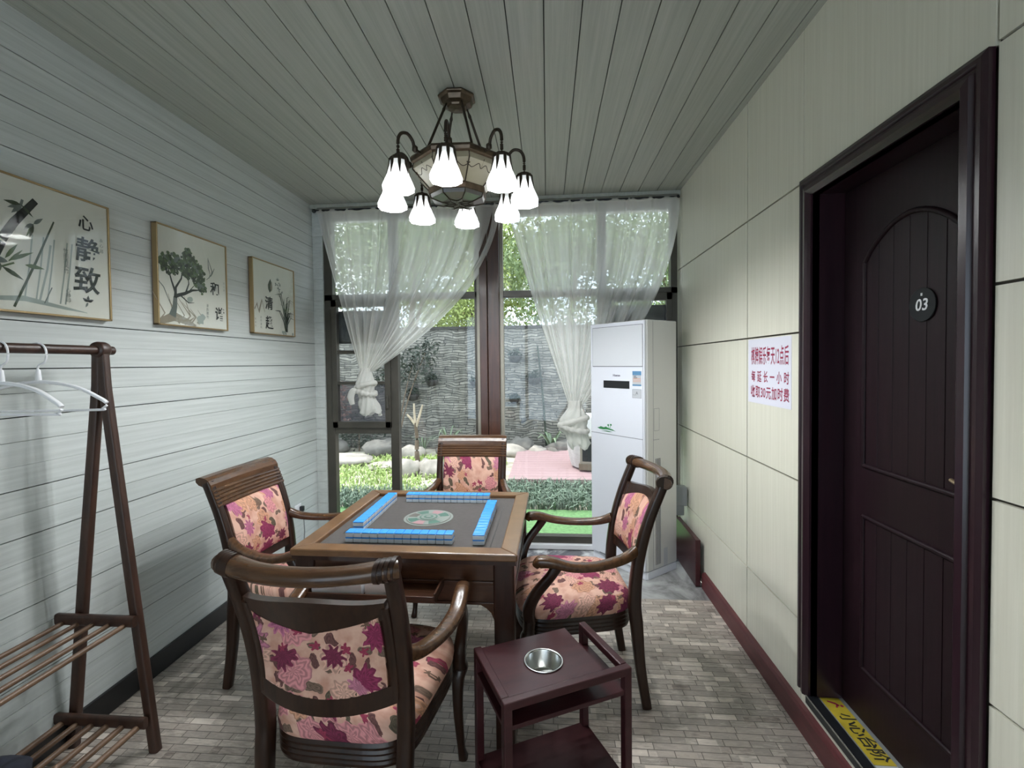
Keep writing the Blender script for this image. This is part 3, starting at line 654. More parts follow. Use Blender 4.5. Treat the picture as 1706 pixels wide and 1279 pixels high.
def pine(stroke, leaf, blob, glyph):
    R = random.Random(5); random.seed(11)
    for q in range(9):
        u = R.uniform(0, .55); stroke(6, [(u, .02 + R.uniform(0, .05)), (u + .08, .12), (u + R.uniform(-.1, .02), R.uniform(.18, .34))], [.012, .008, .002])
    stroke(6, [(.02, .03), (.2, .10), (.4, .05), (.5, .02)], [.03, .05, .03, .01]); blob(3, .56, .09, .06); blob(3, .60, .13, .05); blob(3, .42, .30, .04)
    stroke(2, [(.0, .45), (.08, .38), (.16, .22)], [.003, .006, .003])
    stroke(2, [(.18, .10), (.215, .20), (.225, .30)], [.045, .030, .026])
    stroke(1, [(.225, .29), (.235, .40), (.31, .50), (.33, .60)], [.022, .013, .010, .005]); stroke(1, [(.23, .34), (.18, .46), (.14, .58)], [.015, .010, .005])
    stroke(1, [(.23, .31), (.35, .35), (.46, .40), (.58, .42)], [.020, .017, .012, .004]); stroke(1, [(.36, .35), (.41, .46), (.40, .55)], [.011, .008, .004])
    stroke(1, [(.30, .32), (.40, .26), (.48, .27)], [.008, .006, .002]); stroke(1, [(.42, .39), (.50, .47)], [.006, .003])
    def clump(u, v, ru, rv, n):
        for i in range(n):
            a = R.uniform(0, 6.283); r = R.random() ** .6
            blob(R.choice([4, 4, 5, 5, 5, 1] if v + r * rv * math.sin(a) < v else [4, 4, 2, 5]), u + ru * r * math.cos(a), v + rv * r * math.sin(a), R.uniform(.012, .032), 6)
    clump(.18, .63, .15, .11, 150); clump(.42, .66, .13, .15, 170); clump(.55, .56, .10, .13, 120); clump(.60, .44, .06, .06, 35); clump(.40, .78, .05, .05, 25)
    for pts in ([(.70, .80), (.705, .68), (.73, .62), (.71, .57)], [(.705, .78), (.76, .66), (.745, .60)], [(.80, .70), (.76, .63), (.71, .58), (.67, .55)]): stroke(2, pts, [.003, .007, .004] + [.003] * (len(pts) - 3))
    glyph(1, '和', .80, .455, .155, .008, .0); glyph(1, '谐', .87, .175, .16, .004)
    for i in range(4): glyph(2, '清风雅竹'[i], .675, .26 - i * .042, .035)
    for i in range(3): glyph(3, '和为贵'[i], .95, .55 - i * .04, .03)
def orchid(stroke, leaf, blob, glyph):
    R = random.Random(9); random.seed(5)
    for i in range(22):
        a = R.uniform(-1, 1); s_ = R.uniform(.25, .66); u0 = .78 + R.uniform(-.03, .03)
        stroke(R.choice([1, 2, 2, 5]), [(u0, .06), (u0 + a * .04 - .02, .06 + s_ * .45), (u0 + a * .16 - .05, .06 + s_ * .85), (u0 + a * .30 - .06, .06 + s_ * (1 - abs(a) * .25))], [.008, .010, .007, .001])
    for u, v in ((.55, .72), (.60, .66), (.58, .78), (.66, .62), (.63, .75)):
        for k in range(4): leaf(2, u, v, R.uniform(0, 6.28), .05, .014)
    stroke(2, [(.80, .1), (.70, .4), (.58, .74)], .003)
    for k in range(8): blob(3, R.uniform(.62, .95), R.uniform(.03, .06), .025)
    leaf(5, .38, .58, 1.45, .20, .10); leaf(6, .42, .60, 1.5, .15, .05)
    stroke(6, [(.04, .32), (.09, .40), (.13, .29), (.20, .46), (.26, .30)], [.01, .02, .02, .02, .004])
    glyph(1, '清', .36, .42, .19, .002); glyph(1, '趣', .36, .15, .19, .003)
    for i in range(4): glyph(2, '兰竹清风'[i], .17, .22 - i * .045, .035)
    for i in range(3): glyph(6, '雅趣印'[i], .05, .19 - i * .045, .03)
painting(1.372, 1.842, 1.642, 2.114, 'gold framed ink painting of bamboo with bold calligraphy, reflecting the lamps', bamboo, yaw=0.0, tilt=0.0)
painting(2.080, 2.566, 1.648, 2.130, 'middle framed ink painting showing a spreading green tree on rocks', pine)
painting(2.802, 3.288, 1.652, 2.128, 'framed ink painting of a grassy orchid clump, nearest the window', orchid)
# ---- wall socket with plug and cord ----
t = thing('wall_socket', 'white wall socket with a black plug low on the planked wall', 'socket', (XL + 0.002, 3.31, 0.335))
b = MB(); b.box(0, 0.010, -0.043, 0.043, 0, 0.086); obj('plate', b, MAT['white'], t, bevel=0.004)
b = MB(); b.box(0.0095, 0.040, 0.010, 0.036, 0.030, 0.068); obj('plug', b, MAT['dark'], t, bevel=0.006)
b = MB(); b.tube([(0.030, 0.023, 0.034), (0.034, 0.025, -0.02), (0.034, 0.035, -0.12), (0.025, 0.05, -0.22), (0.10, 0.02, -0.325), (0.6, -0.5, -0.330)], 0.004); obj('cord', b, MAT['greyplastic'], t)
# ---- notice ----
b = MB(); nb0, nb1 = 2.006, 2.418
b.box(XR - 0.0012, XR - 0.0002, nb0, nb1, 1.245, 1.548)
def notice_line(txts, zc, size, sx, xs=None):
    for layer, (mat, off, dx) in enumerate(((2, 0.0011, 0.0), (1, 0.0003, 0.0004))):
        b.cur = mat
        for (tx, yc) in txts:
            vs, fs = text_geo(tx, size, 0, off, sx=sx); b.raw(vs, fs, frame((XR - 0.0014 - dx, yc, zc), (0, -1, 0), (0, 0, 1)))
def spread(chars, y_left, y_right):
    n = len(chars); return [(c_, y_left + (y_right - y_left) * (i / (n - 1))) for i, c_ in enumerate(chars)]
notice_line(spread(['棋', '牌', '娱', '乐', '每', '天', '12', '点', '后'], 2.365, 2.045, ), 1.462, 0.088, 0.44)
notice_line(spread(list('每延长一小时'), 2.360, 2.045), 1.368, 0.056, 0.80)
notice_line(spread(['收', '取', '30', '元', '加', '时', '费'], 2.365, 2.045), 1.296, 0.060, 0.82)
o = obj('paper_notice', b, [MAT['notice'], MAT['red'], MAT['navy']])
tag(o, 'white paper notice with red Chinese writing on the cream wall by the door', 'notice')
# ---- door number ----
t = thing('door_number_sign', 'round black sign with white number 03 on the dark door', 'sign', (LX - 0.002, 1.478, 1.606))
fr = Matrix.Rotation(-math.pi / 2, 4, 'Y')
b = MB(); b.lathe([(0.0495, -0.002), (0.0495, 0.0005), (0.0485, 0.0012)], 40, fr, smooth=False); obj('disc', b, MAT['signblack'], t)
b = MB(); vs, fs = text_geo('03', 0.048, 0.0006, 0.0006, shear=0.12); b.raw(vs, fs, frame((-0.0020, 0, -0.002), (0, -1, 0), (0, 0, 1)))
b.box(-0.0026, -0.0014, -0.003, 0.003, 0.026, 0.034); obj('digits', b, MAT['white'], t)
# ---- caution strip on the threshold ----
b = MB(); b.box(XR + 0.030, XR + 0.098, 1.55, 1.853, DZ0 - 0.002, DZ0 - 0.001); b.cur = 2; b.box(XR + 0.030, XR + 0.098, DY0 + 0.08, 1.548, DZ0 - 0.002, DZ0 - 0.001)
b.cur = 1
for i, ch in enumerate('小心台阶'):
    vs, fs = text_geo(ch, 0.056, 0, 0.001); b.raw(vs, fs, frame((XR + 0.067, 1.745 - i * 0.052, DZ0 - 0.0006), (0, -1, 0), (1, 0, 0)))
fg = frame((XR + 0.064, 1.82, DZ0 - 0.0006), (0, -1, 0), (1, 0, 0))
b.cur = 3
def flat(pts): b.add([fg @ Vector((p[0], p[1], 0)) for p in pts], [tuple(range(len(pts)))])
flat([(-.018, -.016), (-.010, -.018), (.004, .004), (.012, .010), (.006, .016), (-.006, .008)]); flat([(.002, .006), (.018, -.004), (.022, .000), (.006, .012)]); flat([(.010 + .006 * math.cos(k), .022 + .006 * math.sin(k)) for k in [i * .785 for i in range(8)]])
b.cur = 4; fg = frame((XR + 0.064, 1.48, DZ0 - 0.0006), (0, -1, 0), (1, 0, 0))
flat([(-.018, -.016), (-.010, -.018), (.004, .004), (.012, .010), (.006, .016), (-.006, .008)]); flat([(.002, .006), (.018, -.004), (.022, .000), (.006, .012)])
o = obj('caution_sticker', b, [MAT['yellow'], MAT['ink'], MAT['label_grey'], MAT['red'], MAT['navy']])
tag(o, 'yellow step warning sticker with black Chinese writing on the door sill', 'sticker')
# ---- loose dark red board against the right wall ----
b = MB(); b.box(XR - 0.058, XR - 0.026, 3.066, 3.53, 0.004, 0.305)
o = obj('wooden_board', b, MAT['maroon'], bevel=0.004)
tag(o, 'dark red board standing on edge against the cream wall beside the air conditioner', 'board')
# ---- grey plastic box behind the air conditioner ----
b = MB(); b.box(XR - 0.115, XR - 0.012, 3.40, 3.47, 0.42, 0.555); b.box(XR - 0.10, XR - 0.03, 3.41, 3.46, 0.35, 0.43)
o = obj('wall_box', b, MAT['greyplastic'], bevel=0.006)
tag(o, 'small grey plastic box fixed on the cream wall behind the air conditioner', 'box')
# ================================================================ FURNITURE
# ---- mahjong table ----
T = thing('mahjong_table', 'square walnut mahjong table with a grey felt top in the middle of the room', 'table', (-0.536, 2.080, 0), -0.012)
HX, HY, ZT = 0.428, 0.412, 0.762
RW = 0.066
b = MB()
for sx, sy in ((0, -1), (0, 1)):
    y0, y1 = (-HY, -HY + RW) if sy < 0 else (HY - RW, HY); s_ = 1 if sy < 0 else -1
    ya, yb = (y0, y1) if sy < 0 else (y1, y0)
    b.prism([(-HX, ya), (HX, ya), (HX - RW, yb), (-HX + RW, yb)] if sy < 0 else [(HX, ya), (-HX, ya), (-HX + RW, yb), (HX - RW, yb)], 0.735, ZT)
for sx in (-1, 1):
    xa, xb = sx * HX, sx * (HX - RW); q = [(xa, -HY), (xa, HY), (xb, HY - RW), (xb, -HY + RW)]
    b.prism(q if sx < 0 else q[::-1], 0.735, ZT)
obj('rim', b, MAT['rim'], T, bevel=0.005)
b = MB(); b.box(-HX + 0.02, HX - 0.02, -HY + 0.02, HY - 0.02, 0.725, 0.737); b.box(-HX + 0.006, HX - 0.006, -HY + 0.006, HY - 0.006, 0.720, 0.7345); obj('under_frame', b, MAT['leg'], T)
FZ = 0.745
b = MB(); b.box(-HX + RW - 0.004, HX - RW + 0.004, -HY + RW - 0.004, HY - RW + 0.004, 0.736, FZ); felt = obj('playing_surface', b, MAT['felt'], T)
b = MB()
for x0, x1, y0, y1 in ((-0.31, 0.20, -0.315, -0.313), (-0.20, 0.29, 0.315, 0.317), (-0.317, -0.315, -0.20, 0.31), (0.315, 0.317, -0.32, 0.20)): b.box(x0, x1, y0, y1, FZ - 0.001, FZ + 0.0004)
obj('lift_seam', b, MAT['dark'], felt)
# centre disc
b = MB(); cx0, cy0 = -0.011, 0.020
def disc(r, z, m, n=40):
    b.cur = m; b.lathe([(r, z - 0.0006), (r, z)], n, Matrix.Translation((cx0, cy0, 0)), smooth=False)
disc(0.112, FZ + 0.0012, 2); disc(0.101, FZ + 0.0020, 3); disc(0.098, FZ + 0.0028, 2)
def wedge(a0, a1, r0, r1, m, z):
    b.cur = m; n = 8; pts = [(cx0 + r1 * math.cos(a0 + (a1 - a0) * i / n), cy0 + r1 * math.sin(a0 + (a1 - a0) * i / n)) for i in range(n + 1)] + [(cx0 + r0 * math.cos(a1 + (a0 - a1) * i / n), cy0 + r0 * math.sin(a1 + (a0 - a1) * i / n)) for i in range(n + 1)]
    b.prism(pts, z, z + 0.0007)
for i in range(4):
    a = i * math.pi / 2 + 0.25
    wedge(a, a + 0.62, 0.052, 0.092, 0, FZ + 0.0026); wedge(a + 0.72, a + 1.3, 0.055, 0.094, (1, 3, 1, 2)[i], FZ + 0.0026)
disc(0.049, FZ + 0.0045, 2); disc(0.041, FZ + 0.0052, 0); disc(0.034, FZ + 0.0058, 2); disc(0.022, FZ + 0.0064, 0); disc(0.012, FZ + 0.0070, 2)
obj('centre_disc', b, [MAT['chip_g'], MAT['chip_p'], MAT['chip_l'], MAT['chip_k']], T)
# legs
LWD = 0.078
for sx in (-1, 1):
    for sy in (-1, 1):
        b = MB(); x, y = sx * (HX - 0.012 - LWD / 2), sy * (HY - 0.012 - LWD / 2)
        b.sweep([(x, y, 0.0), (x, y, 0.03), (x, y, 0.724)], [LWD * .86, LWD * .9, LWD], [LWD * .86, LWD * .9, LWD], up=(0, 1, 0), n=16, sq=12, smooth_path=False)
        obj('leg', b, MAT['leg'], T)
# aprons: upper board, moulding, lower board and shaped corner brackets
for i in range(4):
    b = MB(); a = i * math.pi / 2; hw, hd = (HX, HY) if i % 2 == 0 else (HY, HX)
    R_ = Matrix.Rotation(a, 4, 'Z'); l0 = hw - 0.012 - LWD + 0.002; y0 = -hd + 0.020
    b.box(-l0, l0, y0, y0 + 0.022, 0.655, 0.722, R_); b.box(-l0, l0, y0 - 0.006, y0 + 0.02, 0.643, 0.655, R_)
    b.box(-l0, l0, y0 + 0.004, y0 + 0.024, 0.572, 0.643, R_); b.box(-l0, l0, y0 - 0.002, y0 + 0.02, 0.566, 0.576, R_)
    for s_ in (-1, 1):
        pts = [(s_ * l0, 0.566), (s_ * (l0 - 0.055), 0.566), (s_ * (l0 - 0.030), 0.552), (s_ * (l0 - 0.012), 0.535), (s_ * l0, 0.505)]
        if s_ < 0: pts = pts[::-1]
        m_ = R_ @ frame((0, y0 + 0.020, 0), (1, 0, 0), (0, 0, 1))
        b.prism(pts, 0, 0.016, m_)
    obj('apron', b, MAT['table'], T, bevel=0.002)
# pulled-out tray on the near side
b = MB(); ty0, ty1 = -HY - 0.105, -HY + 0.022
b.box(-0.31, 0.155, ty0, ty1, 0.630, 0.637); b.box(-0.31, 0.155, ty0, ty0 + 0.007, 0.637, 0.652); b.box(-0.31, -0.303, ty0, ty1, 0.637, 0.664); b.box(0.148, 0.155, ty0, ty1, 0.637, 0.664)
obj('tray', b, MAT['table'], T, bevel=0.001)
# ---- mahjong tiles: two tiers in four rows ----
TW, TL, TH = 0.0325, 0.047, 0.0205
def tile_mesh(lying_x):
    b = MB(); w, l = (TW, TL) if lying_x else (TL, TW)
    b.cur = 0; b.box(-w / 2 + .0003, w / 2 - .0003, -l / 2 + .0003, l / 2 - .0003, 0.0002, TH * 0.78)
    b.cur = 1; b.box(-w / 2 + .0003, w / 2 - .0003, -l / 2 + .0003, l / 2 - .0003, TH * 0.78, TH - 0.0002)
    return b
first = {}
rows = [('row nearest the camera', 13, 0, -0.803 + TW / 2, 1.810, TW + 0.0006),
        ('row at the window side of the table', 13, 0, -0.722 + TW / 2, 2.352, TW + 0.0004),
        ('row on the left side of the table', 14, 1, -0.800, 1.908 + TW / 2, TW - 0.0008 + 0.0004),
        ('row on the right side of the table', 14, 1, -0.271, 1.785 + TW / 2, TW + 0.0009)]
for nme, cnt, ax, x0, y0, pitch in rows:
    for tier in (0, 1):
        lab = ('blue backed mahjong tile of the upper layer, ' if tier else 'blue backed mahjong tile of the lower layer, ') + nme
        for i in range(cnt):
            key = (ax == 0)
            if key not in first:
                o = obj('mahjong_tile', tile_mesh(key), [MAT['tile_w'], MAT['tile_b']], bevel=0.0022); first[key] = o
            else:
                o = first[key].copy(); COL.objects.link(o)
            jit = random.uniform(-0.0009, 0.0009)
            o.location = (x0 + (i * pitch if ax == 0 else jit), y0 + (i * pitch if ax == 1 else jit), FZ + 0.0005 + tier * (TH + 0.0006))
            o.rotation_euler = (0, 0, -0.012 if ax == 0 else 0.028 if x0 < -.5 else 0.012)
            tag(o, lab, 'mahjong tile', ('upper' if tier else 'lower') + ' tiles of the ' + nme)
# ---- white packs in the tray ----
for i, (x, w) in enumerate(((-0.795, 0.09), (-0.700, 0.09), (-0.595, 0.10))):
    b = MB(); n = 12
    rings = []
    for k in range(n + 1):
        xx = -w / 2 + w * k / n; hgt = 0.060 + 0.004 * math.sin(k * 2.3 + i) - (0.012 if k in (0, n) else 0)
        rings.append([Vector((xx, -0.036, 0)), Vector((xx, 0.036, 0)), Vector((xx, 0.036, hgt)), Vector((xx, 0.012, hgt + .004)), Vector((xx, -0.012, hgt + .003)), Vector((xx, -0.036, hgt))])
    b.loft(rings, smooth=False)
    o = obj('napkin_pack', b, MAT['white'], bevel=0.004); o.location = (x, 1.622, 0.6375); o.rotation_euler = (0, 0, (0.05, -0.06, 0.03)[i])
    tag(o, ('left', 'middle', 'right')[i] + ' white napkin pack in the open table tray behind the near chair', 'napkins', 'napkin packs in the tray')
# ---- armchairs ----
def lerp(a, b, t): return a + (b - a) * t
def seat_outline(k=1.0, n=28):
    """trapezoid with rounded corners and a bowed front"""
    pts = []
    for i in range(n * 4):
        a = 2 * math.pi * i / (n * 4); c, s_ = math.cos(a), math.sin(a)
        u = math.copysign(abs(c) ** 0.42, c); v = math.copysign(abs(s_) ** 0.42, s_)
        hw = lerp(0.205, 0.262, (v + 1) / 2); y = v * 0.235 + (0.030 * (1 - u * u) if v > 0 else 0)
        pts.append((u * hw * k, y * k))
    return pts
def make_seat():
    b = MB(); rings = []
    for k, z in ((0.965, 0.398), (1.0, 0.410), (1.012, 0.430), (0.995, 0.452), (0.94, 0.472), (0.82, 0.486), (0.62, 0.494), (0.35, 0.498), (0.02, 0.499)):
        rings.append([Vector((p[0], p[1], z)) for p in seat_outline(k)])
    b.loft(rings); return b
def make_apron():
    b = MB(); rings = []
    for k, z in ((0.90, 0.335), (0.985, 0.335), (0.995, 0.345), (0.985, 0.352), (0.998, 0.360), (0.985, 0.368), (0.998, 0.376), (0.985, 0.384), (1.0, 0.394), (0.985, 0.404), (0.90, 0.404)):
        rings.append([Vector((p[0], p[1], z)) for p in seat_outline(k)])
    b.loft(rings, smooth=False, caps=False); b.loft([rings[-1], rings[0]], smooth=False, caps=False); return b
def bow(x, amt, hw): return -amt * (1 - (x / hw) ** 2)
def back_y(z):
    """lean of the back posts"""
    return -0.228 - 0.02 * ((z - 0.40) / 0.30) - (0.085 * ((z - 0.62) / 0.33) ** 1.5 if z > 0.62 else 0)
def slab(b, outline, y_fn, thick, bowf, puff=0.0, nz=10, nx=12):
    """curved panel: outline(t)->(x0,x1,z) for t in 0..1 bottom to top"""
    def fr_(u, v, side):
        x0, x1, z = outline(u, v); x = lerp(x0, x1, u)
        e = min(1, 4 * u * (1 - u) * 1.6) * min(1, 4 * v * (1 - v) * 1.6)
        return Vector((x, y_fn(z) + bowf(x) + side * (thick / 2 + puff * math.sqrt(max(0, e)) * (1 if side > 0 else 0.6)), z))
    for side in (1, -1):
        vs = [fr_(i / nx, j / nz, side) for j in range(nz + 1) for i in range(nx + 1)]
        fs = []
        for j in range(nz):
            for i in range(nx):
                q = (j * (nx + 1) + i, j * (nx + 1) + i + 1, (j + 1) * (nx + 1) + i + 1, (j + 1) * (nx + 1) + i)
                fs.append(q[::-1] if side > 0 else q)
        b.add(vs, fs, True)
    # edge band
    loop = [(i / nx, 0) for i in range(nx)] + [(1, j / nz) for j in range(nz)] + [(1 - i / nx, 1) for i in range(nx)] + [(0, 1 - j / nz) for j in range(nz)]
    A = [fr_(u, v, 1) for u, v in loop]; B = [fr_(u, v, -1) for u, v in loop]
    b.loft([B, A], caps=False, smooth=False)
def make_chair(kind, label):
    t = thing('armchair', label, 'chair', (0, 0, 0), 0, 'floral armchairs around the mahjong table')
    W_, X_ = MAT['chair'], MAT['chair_x']
    obj('seat', make_seat(), MAT['fl_xy'], t)
    obj('seat_rail', make_apron(), W_, t)
    for s_ in (-1, 1):
        # back post and rear leg in one sweeping piece
        b = MB()
        b.sweep([(s_ * 0.200, -0.280, 0), (s_ * 0.201, -0.252, 0.18), (s_ * 0.204, -0.236, 0.36), (s_ * 0.206, -0.228, 0.46), (s_ * 0.210, back_y(0.62), 0.62), (s_ * 0.214, back_y(0.78), 0.78), (s_ * 0.216, back_y(0.93), 0.93)],
                [0.036, 0.038, 0.042, 0.042, 0.040, 0.038, 0.036], [0.038, 0.042, 0.052, 0.052, 0.046, 0.042, 0.040], up=(0, 1, 0), n=14, sq=4.5)
        obj('rear_leg', b, W_, t)
        # front leg and arm support: S curve with a carved knee
        b = MB()
        b.sweep([(s_ * 0.262, 0.218, 0), (s_ * 0.258, 0.206, 0.05), (s_ * 0.250, 0.196, 0.20), (s_ * 0.250, 0.205, 0.30), (s_ * 0.254, 0.222, 0.335), (s_ * 0.252, 0.215, 0.36), (s_ * 0.254, 0.212, 0.42)],
                [0.034, 0.026, 0.034, 0.044, 0.058, 0.050, 0.046], [0.040, 0.028, 0.036, 0.046, 0.060, 0.050, 0.048], up=(0, 1, 0), n=14, sq=3)
        obj('front_leg', b, W_, t)
        b = MB()
        b.sweep([(s_ * 0.254, 0.210, 0.40), (s_ * 0.262, 0.215, 0.46), (s_ * 0.276, 0.185, 0.53), (s_ * 0.285, 0.130, 0.60), (s_ * 0.284, 0.105, 0.638)],
                [0.044, 0.040, 0.034, 0.032, 0.036], [0.048, 0.050, 0.042, 0.038, 0.044], up=(0, 1, 0), n=14, sq=3.5)
        obj('arm_support', b, W_, t)
        b = MB()
        b.sweep([(s_ * 0.212, -0.236, 0.668), (s_ * 0.236, -0.17, 0.642), (s_ * 0.268, -0.06, 0.630), (s_ * 0.284, 0.04, 0.636), (s_ * 0.284, 0.12, 0.656), (s_ * 0.280, 0.172, 0.657), (s_ * 0.278, 0.188, 0.640)],
                [0.034, 0.044, 0.050, 0.052, 0.052, 0.048, 0.030], [0.046, 0.036, 0.032, 0.034, 0.040, 0.044, 0.026], n=16, sq=3)
        obj('armrest', b, X_, t)
    hw = 0.214
    if kind == 'rail':
        bw = lambda x: bow(x, 0.052, hw)
        b = MB()
        pts = [(x, back_y(0.93) - 0.012 + bw(x), 0.945 + 0.004 * (x / hw) ** 2) for x in [-0.232, -0.2, -0.12, -0.04, 0.04, 0.12, 0.2, 0.232]]
        b.sweep(pts, [0.060, 0.060] + [0.056] * 4 + [0.060, 0.060], [0.046, 0.046] + [0.042] * 4 + [0.046, 0.046], n=18, sq=2.4)
        obj('top_rail', b, X_, t)
        for s_ in (-1, 1):
            b = MB()
            for k in range(4):
                x = s_ * (0.192 + k * 0.0115)
                b.sweep([(x - 0.0055, back_y(0.93) - 0.012 + bw(x), 0.945 + 0.004 * (x / hw) ** 2), (x + 0.0055, back_y(0.93) - 0.012 + bw(x), 0.945 + 0.004 * (x / hw) ** 2)], [0.068, 0.068], [0.056, 0.056], n=18, sq=2.2, smooth_path=False)
            obj('rail_collar', b, W_, t, bevel=0.002)
        xw = 0.190
        # wooden crest between rail and upholstery: peaked in the middle
        def crest(u, v):
            x = lerp(-xw, xw, u); lo = 0.806 - 0.040 * (1 - abs(2 * u - 1)) ** 0.8; hi = 0.868 + 0.008 * math.cos(math.pi * (2 * u - 1)) - 0.006
            return -xw, xw, lerp(lo, hi, v)
        b = MB(); slab(b, crest, back_y, 0.024, bw, 0, 4, 16); obj('crest', b, W_, t)
        def pad(u, v):
            lo = 0.598 - 0.022 * (1 - (2 * u - 1) ** 2); hi = 0.812 - 0.040 * (1 - abs(2 * u - 1)) ** 0.8
            return -0.172, 0.172, lerp(lo, hi, v)
        def padf(u, v):
            lo = 0.596 - 0.022 * (1 - (2 * u - 1) ** 2); hi = 0.790 + 0.045 * (1 - (2 * u - 1) ** 2)
            return -0.178, 0.178, lerp(lo, hi, v)
        b = MB(); slab(b, pad, lambda z: back_y(z) - 0.006, 0.014, bw, 0.003, 10, 14); obj('backrest_rear', b, MAT['fl_xz'], t)
        b = MB(); slab(b, padf, lambda z: back_y(z) + 0.012, 0.014, bw, 0.022, 12, 14); obj('backrest', b, MAT['fl_xz'], t)
        def low(u, v):
            lo = 0.548 - 0.022 * (1 - (2 * u - 1) ** 2); hi = 0.602 - 0.022 * (1 - (2 * u - 1) ** 2)
            return -0.196, 0.196, lerp(lo, hi, v)
        b = MB(); slab(b, low, back_y, 0.026, bw, 0, 4, 14); obj('lower_rail', b, W_, t)
        for s_ in (-1, 1):
            b = MB(); b.sweep([(s_ * 0.184, back_y(z) + bw(0.184), z) for z in (0.56, 0.65, 0.75, 0.84)], 0.030, 0.026, up=(0, 1, 0), n=10, sq=4); obj('back_stile', b, W_, t)
    else:
        bw = lambda x: bow(x, 0.012, hw)
        b = MB(); R_ = []
        # broad fluted top board, rolled back at its upper edge
        prof = [(0.018, 0.822)]
        for k in range(5):
            z = 0.826 + k * 0.0155; prof += [(0.020, z), (0.023, z + 0.004), (0.023, z + 0.009), (0.018, z + 0.012)]
        prof += [(0.020, 0.908), (0.024, 0.922), (0.020, 0.940), (0.004, 0.952), (-0.018, 0.956), (-0.038, 0.950), (-0.046, 0.934), (-0.038, 0.920), (-0.022, 0.914), (-0.016, 0.900), (-0.012, 0.822)]
        for x in [-0.232 + 0.464 * i / 10 for i in range(11)]:
            R_.append([Vector((x, back_y(z) + bw(x) + y, z)) for y, z in prof])
        b.loft(R_, smooth=False); obj('top_rail', b, X_, t)
        o_ = lambda u, v: (-0.182, 0.182, lerp(0.548, 0.820, v))
        b = MB(); slab(b, o_, lambda z: back_y(z) + 0.012, 0.020, bw, 0.016, 12, 14); obj('backrest', b, MAT['fl_xz'], t)
        b = MB(); slab(b, lambda u, v: (-0.190, 0.190, lerp(0.515, 0.835, v)), lambda z: back_y(z) - 0.006, 0.010, bw, 0, 6, 10); obj('back_board', b, W_, t)
        b = MB(); slab(b, lambda u, v: (-0.196, 0.196, lerp(0.505, 0.548, v)), back_y, 0.030, bw, 0, 3, 10); obj('lower_rail', b, W_, t)
    return t
def place(t, x, y, ang, lab):
    """ang: direction the sitter faces, degrees from +Y clockwise"""
    t.location = (x, y, 0); t.rotation_euler = (0, 0, -math.radians(ang)); t['label'] = lab
ch1 = make_chair('rail', ''); place(ch1, -0.590, 1.468, 2.0, 'floral armchair nearest the camera, seen from behind its rolled walnut top rail')
ch2 = copy_tree(ch1); place(ch2, 0.104, 2.150, -96.0, 'floral armchair on the right, standing between the table and the red side table')
ch3 = make_chair('panel', ''); place(ch3, -1.158, 2.160, 94.0, 'floral armchair on the left, its fluted back towards the planked wall')
ch4 = copy_tree(ch3); place(ch4, -0.512, 2.830, 180.0, 'floral armchair behind the table with its back to the window')
# ---- red side table with steel ash cup ----
St = thing('side_table', 'small dark red side table with a handle and a steel cup in its top', 'side table', (0.0, 1.497, 0), math.radians(26.1))
sx_, sy_ = 0.2125, 0.1425; lw = 0.026
mar = MAT['maroon']
for ax in (-1, 1):
    for ay in (-1, 1):
        b = MB(); b.box(ax * sx_ - (lw if ax > 0 else 0), ax * sx_ + (lw if ax < 0 else 0), ay * sy_ - (lw if ay > 0 else 0), ay * sy_ + (lw if ay < 0 else 0), 0.0, 0.487)
        obj('leg', b, mar, St, bevel=0.003)
b = MB(); b.box(-sx_, sx_, -sy_, -sy_ + lw, 0.478, 0.502); b.box(-sx_, -sx_ + lw, -sy_ + lw, sy_, 0.478, 0.502); obj('top_frame', b, mar, St, bevel=0.003)
b = MB(); b.box(sx_ - lw, sx_, -sy_ + lw, sy_, 0.478, 0.502); obj('handle', b, mar, St, bevel=0.004)
# top panel with a round hole
b = MB(); hx, hy, hr = 0.0 - 0.022, 0.002, 0.058
x0, x1, y0, y1 = -sx_ + lw - .002, 0.130, -sy_ + lw - .002, sy_
n = 48; circ = [(hx + hr * math.cos(2 * math.pi * i / n), hy + hr * math.sin(2 * math.pi * i / n)) for i in range(n)]
def to_rect(p):
    dx, dy = p[0] - hx, p[1] - hy; k = 1e9
    if dx > 1e-9: k = min(k, (x1 - hx) / dx)
    if dx < -1e-9: k = min(k, (x0 - hx) / dx)
    if dy > 1e-9: k = min(k, (y1 - hy) / dy)
    if dy < -1e-9: k = min(k, (y0 - hy) / dy)
    return (hx + dx * k, hy + dy * k)
corners = [(x1, y1), (x0, y1), (x0, y0), (x1, y0)]
outer = [to_rect(p) for p in circ]
for c_ in corners:
    i = min(range(n), key=lambda q: (outer[q][0] - c_[0]) ** 2 + (outer[q][1] - c_[1]) ** 2); outer[i] = c_
for za, flip in ((0.494, False), (0.482, True)):
    for i in range(n):
        j = (i + 1) % n; q = [Vector((*circ[i], za)), Vector((*outer[i], za)), Vector((*outer[j], za)), Vector((*circ[j], za))]
        b.poly(q[::-1] if flip else q)
for i in range(n):
    j = (i + 1) % n
    b.poly([Vector((*outer[i], .482)), Vector((*outer[j], .482)), Vector((*outer[j], .494)), Vector((*outer[i], .494))]); b.poly([Vector((*circ[j], .482)), Vector((*circ[i], .482)), Vector((*circ[i], .494)), Vector((*circ[j], .494))])
obj('top_panel', b, mar, St)
b = MB(); b.box(-sx_ + .004, sx_ - .004, -sy_ + .004, sy_ - .004, 0.418, 0.432); obj('shelf', b, mar, St, bevel=0.002)
b = MB(); b.box(-sx_ + .004, sx_ - .004, -sy_ + .004, sy_ - .004, 0.118, 0.134); obj('shelf', b, mar, St, bevel=0.002)
c_ = Matrix.Translation((hx, hy, 0))
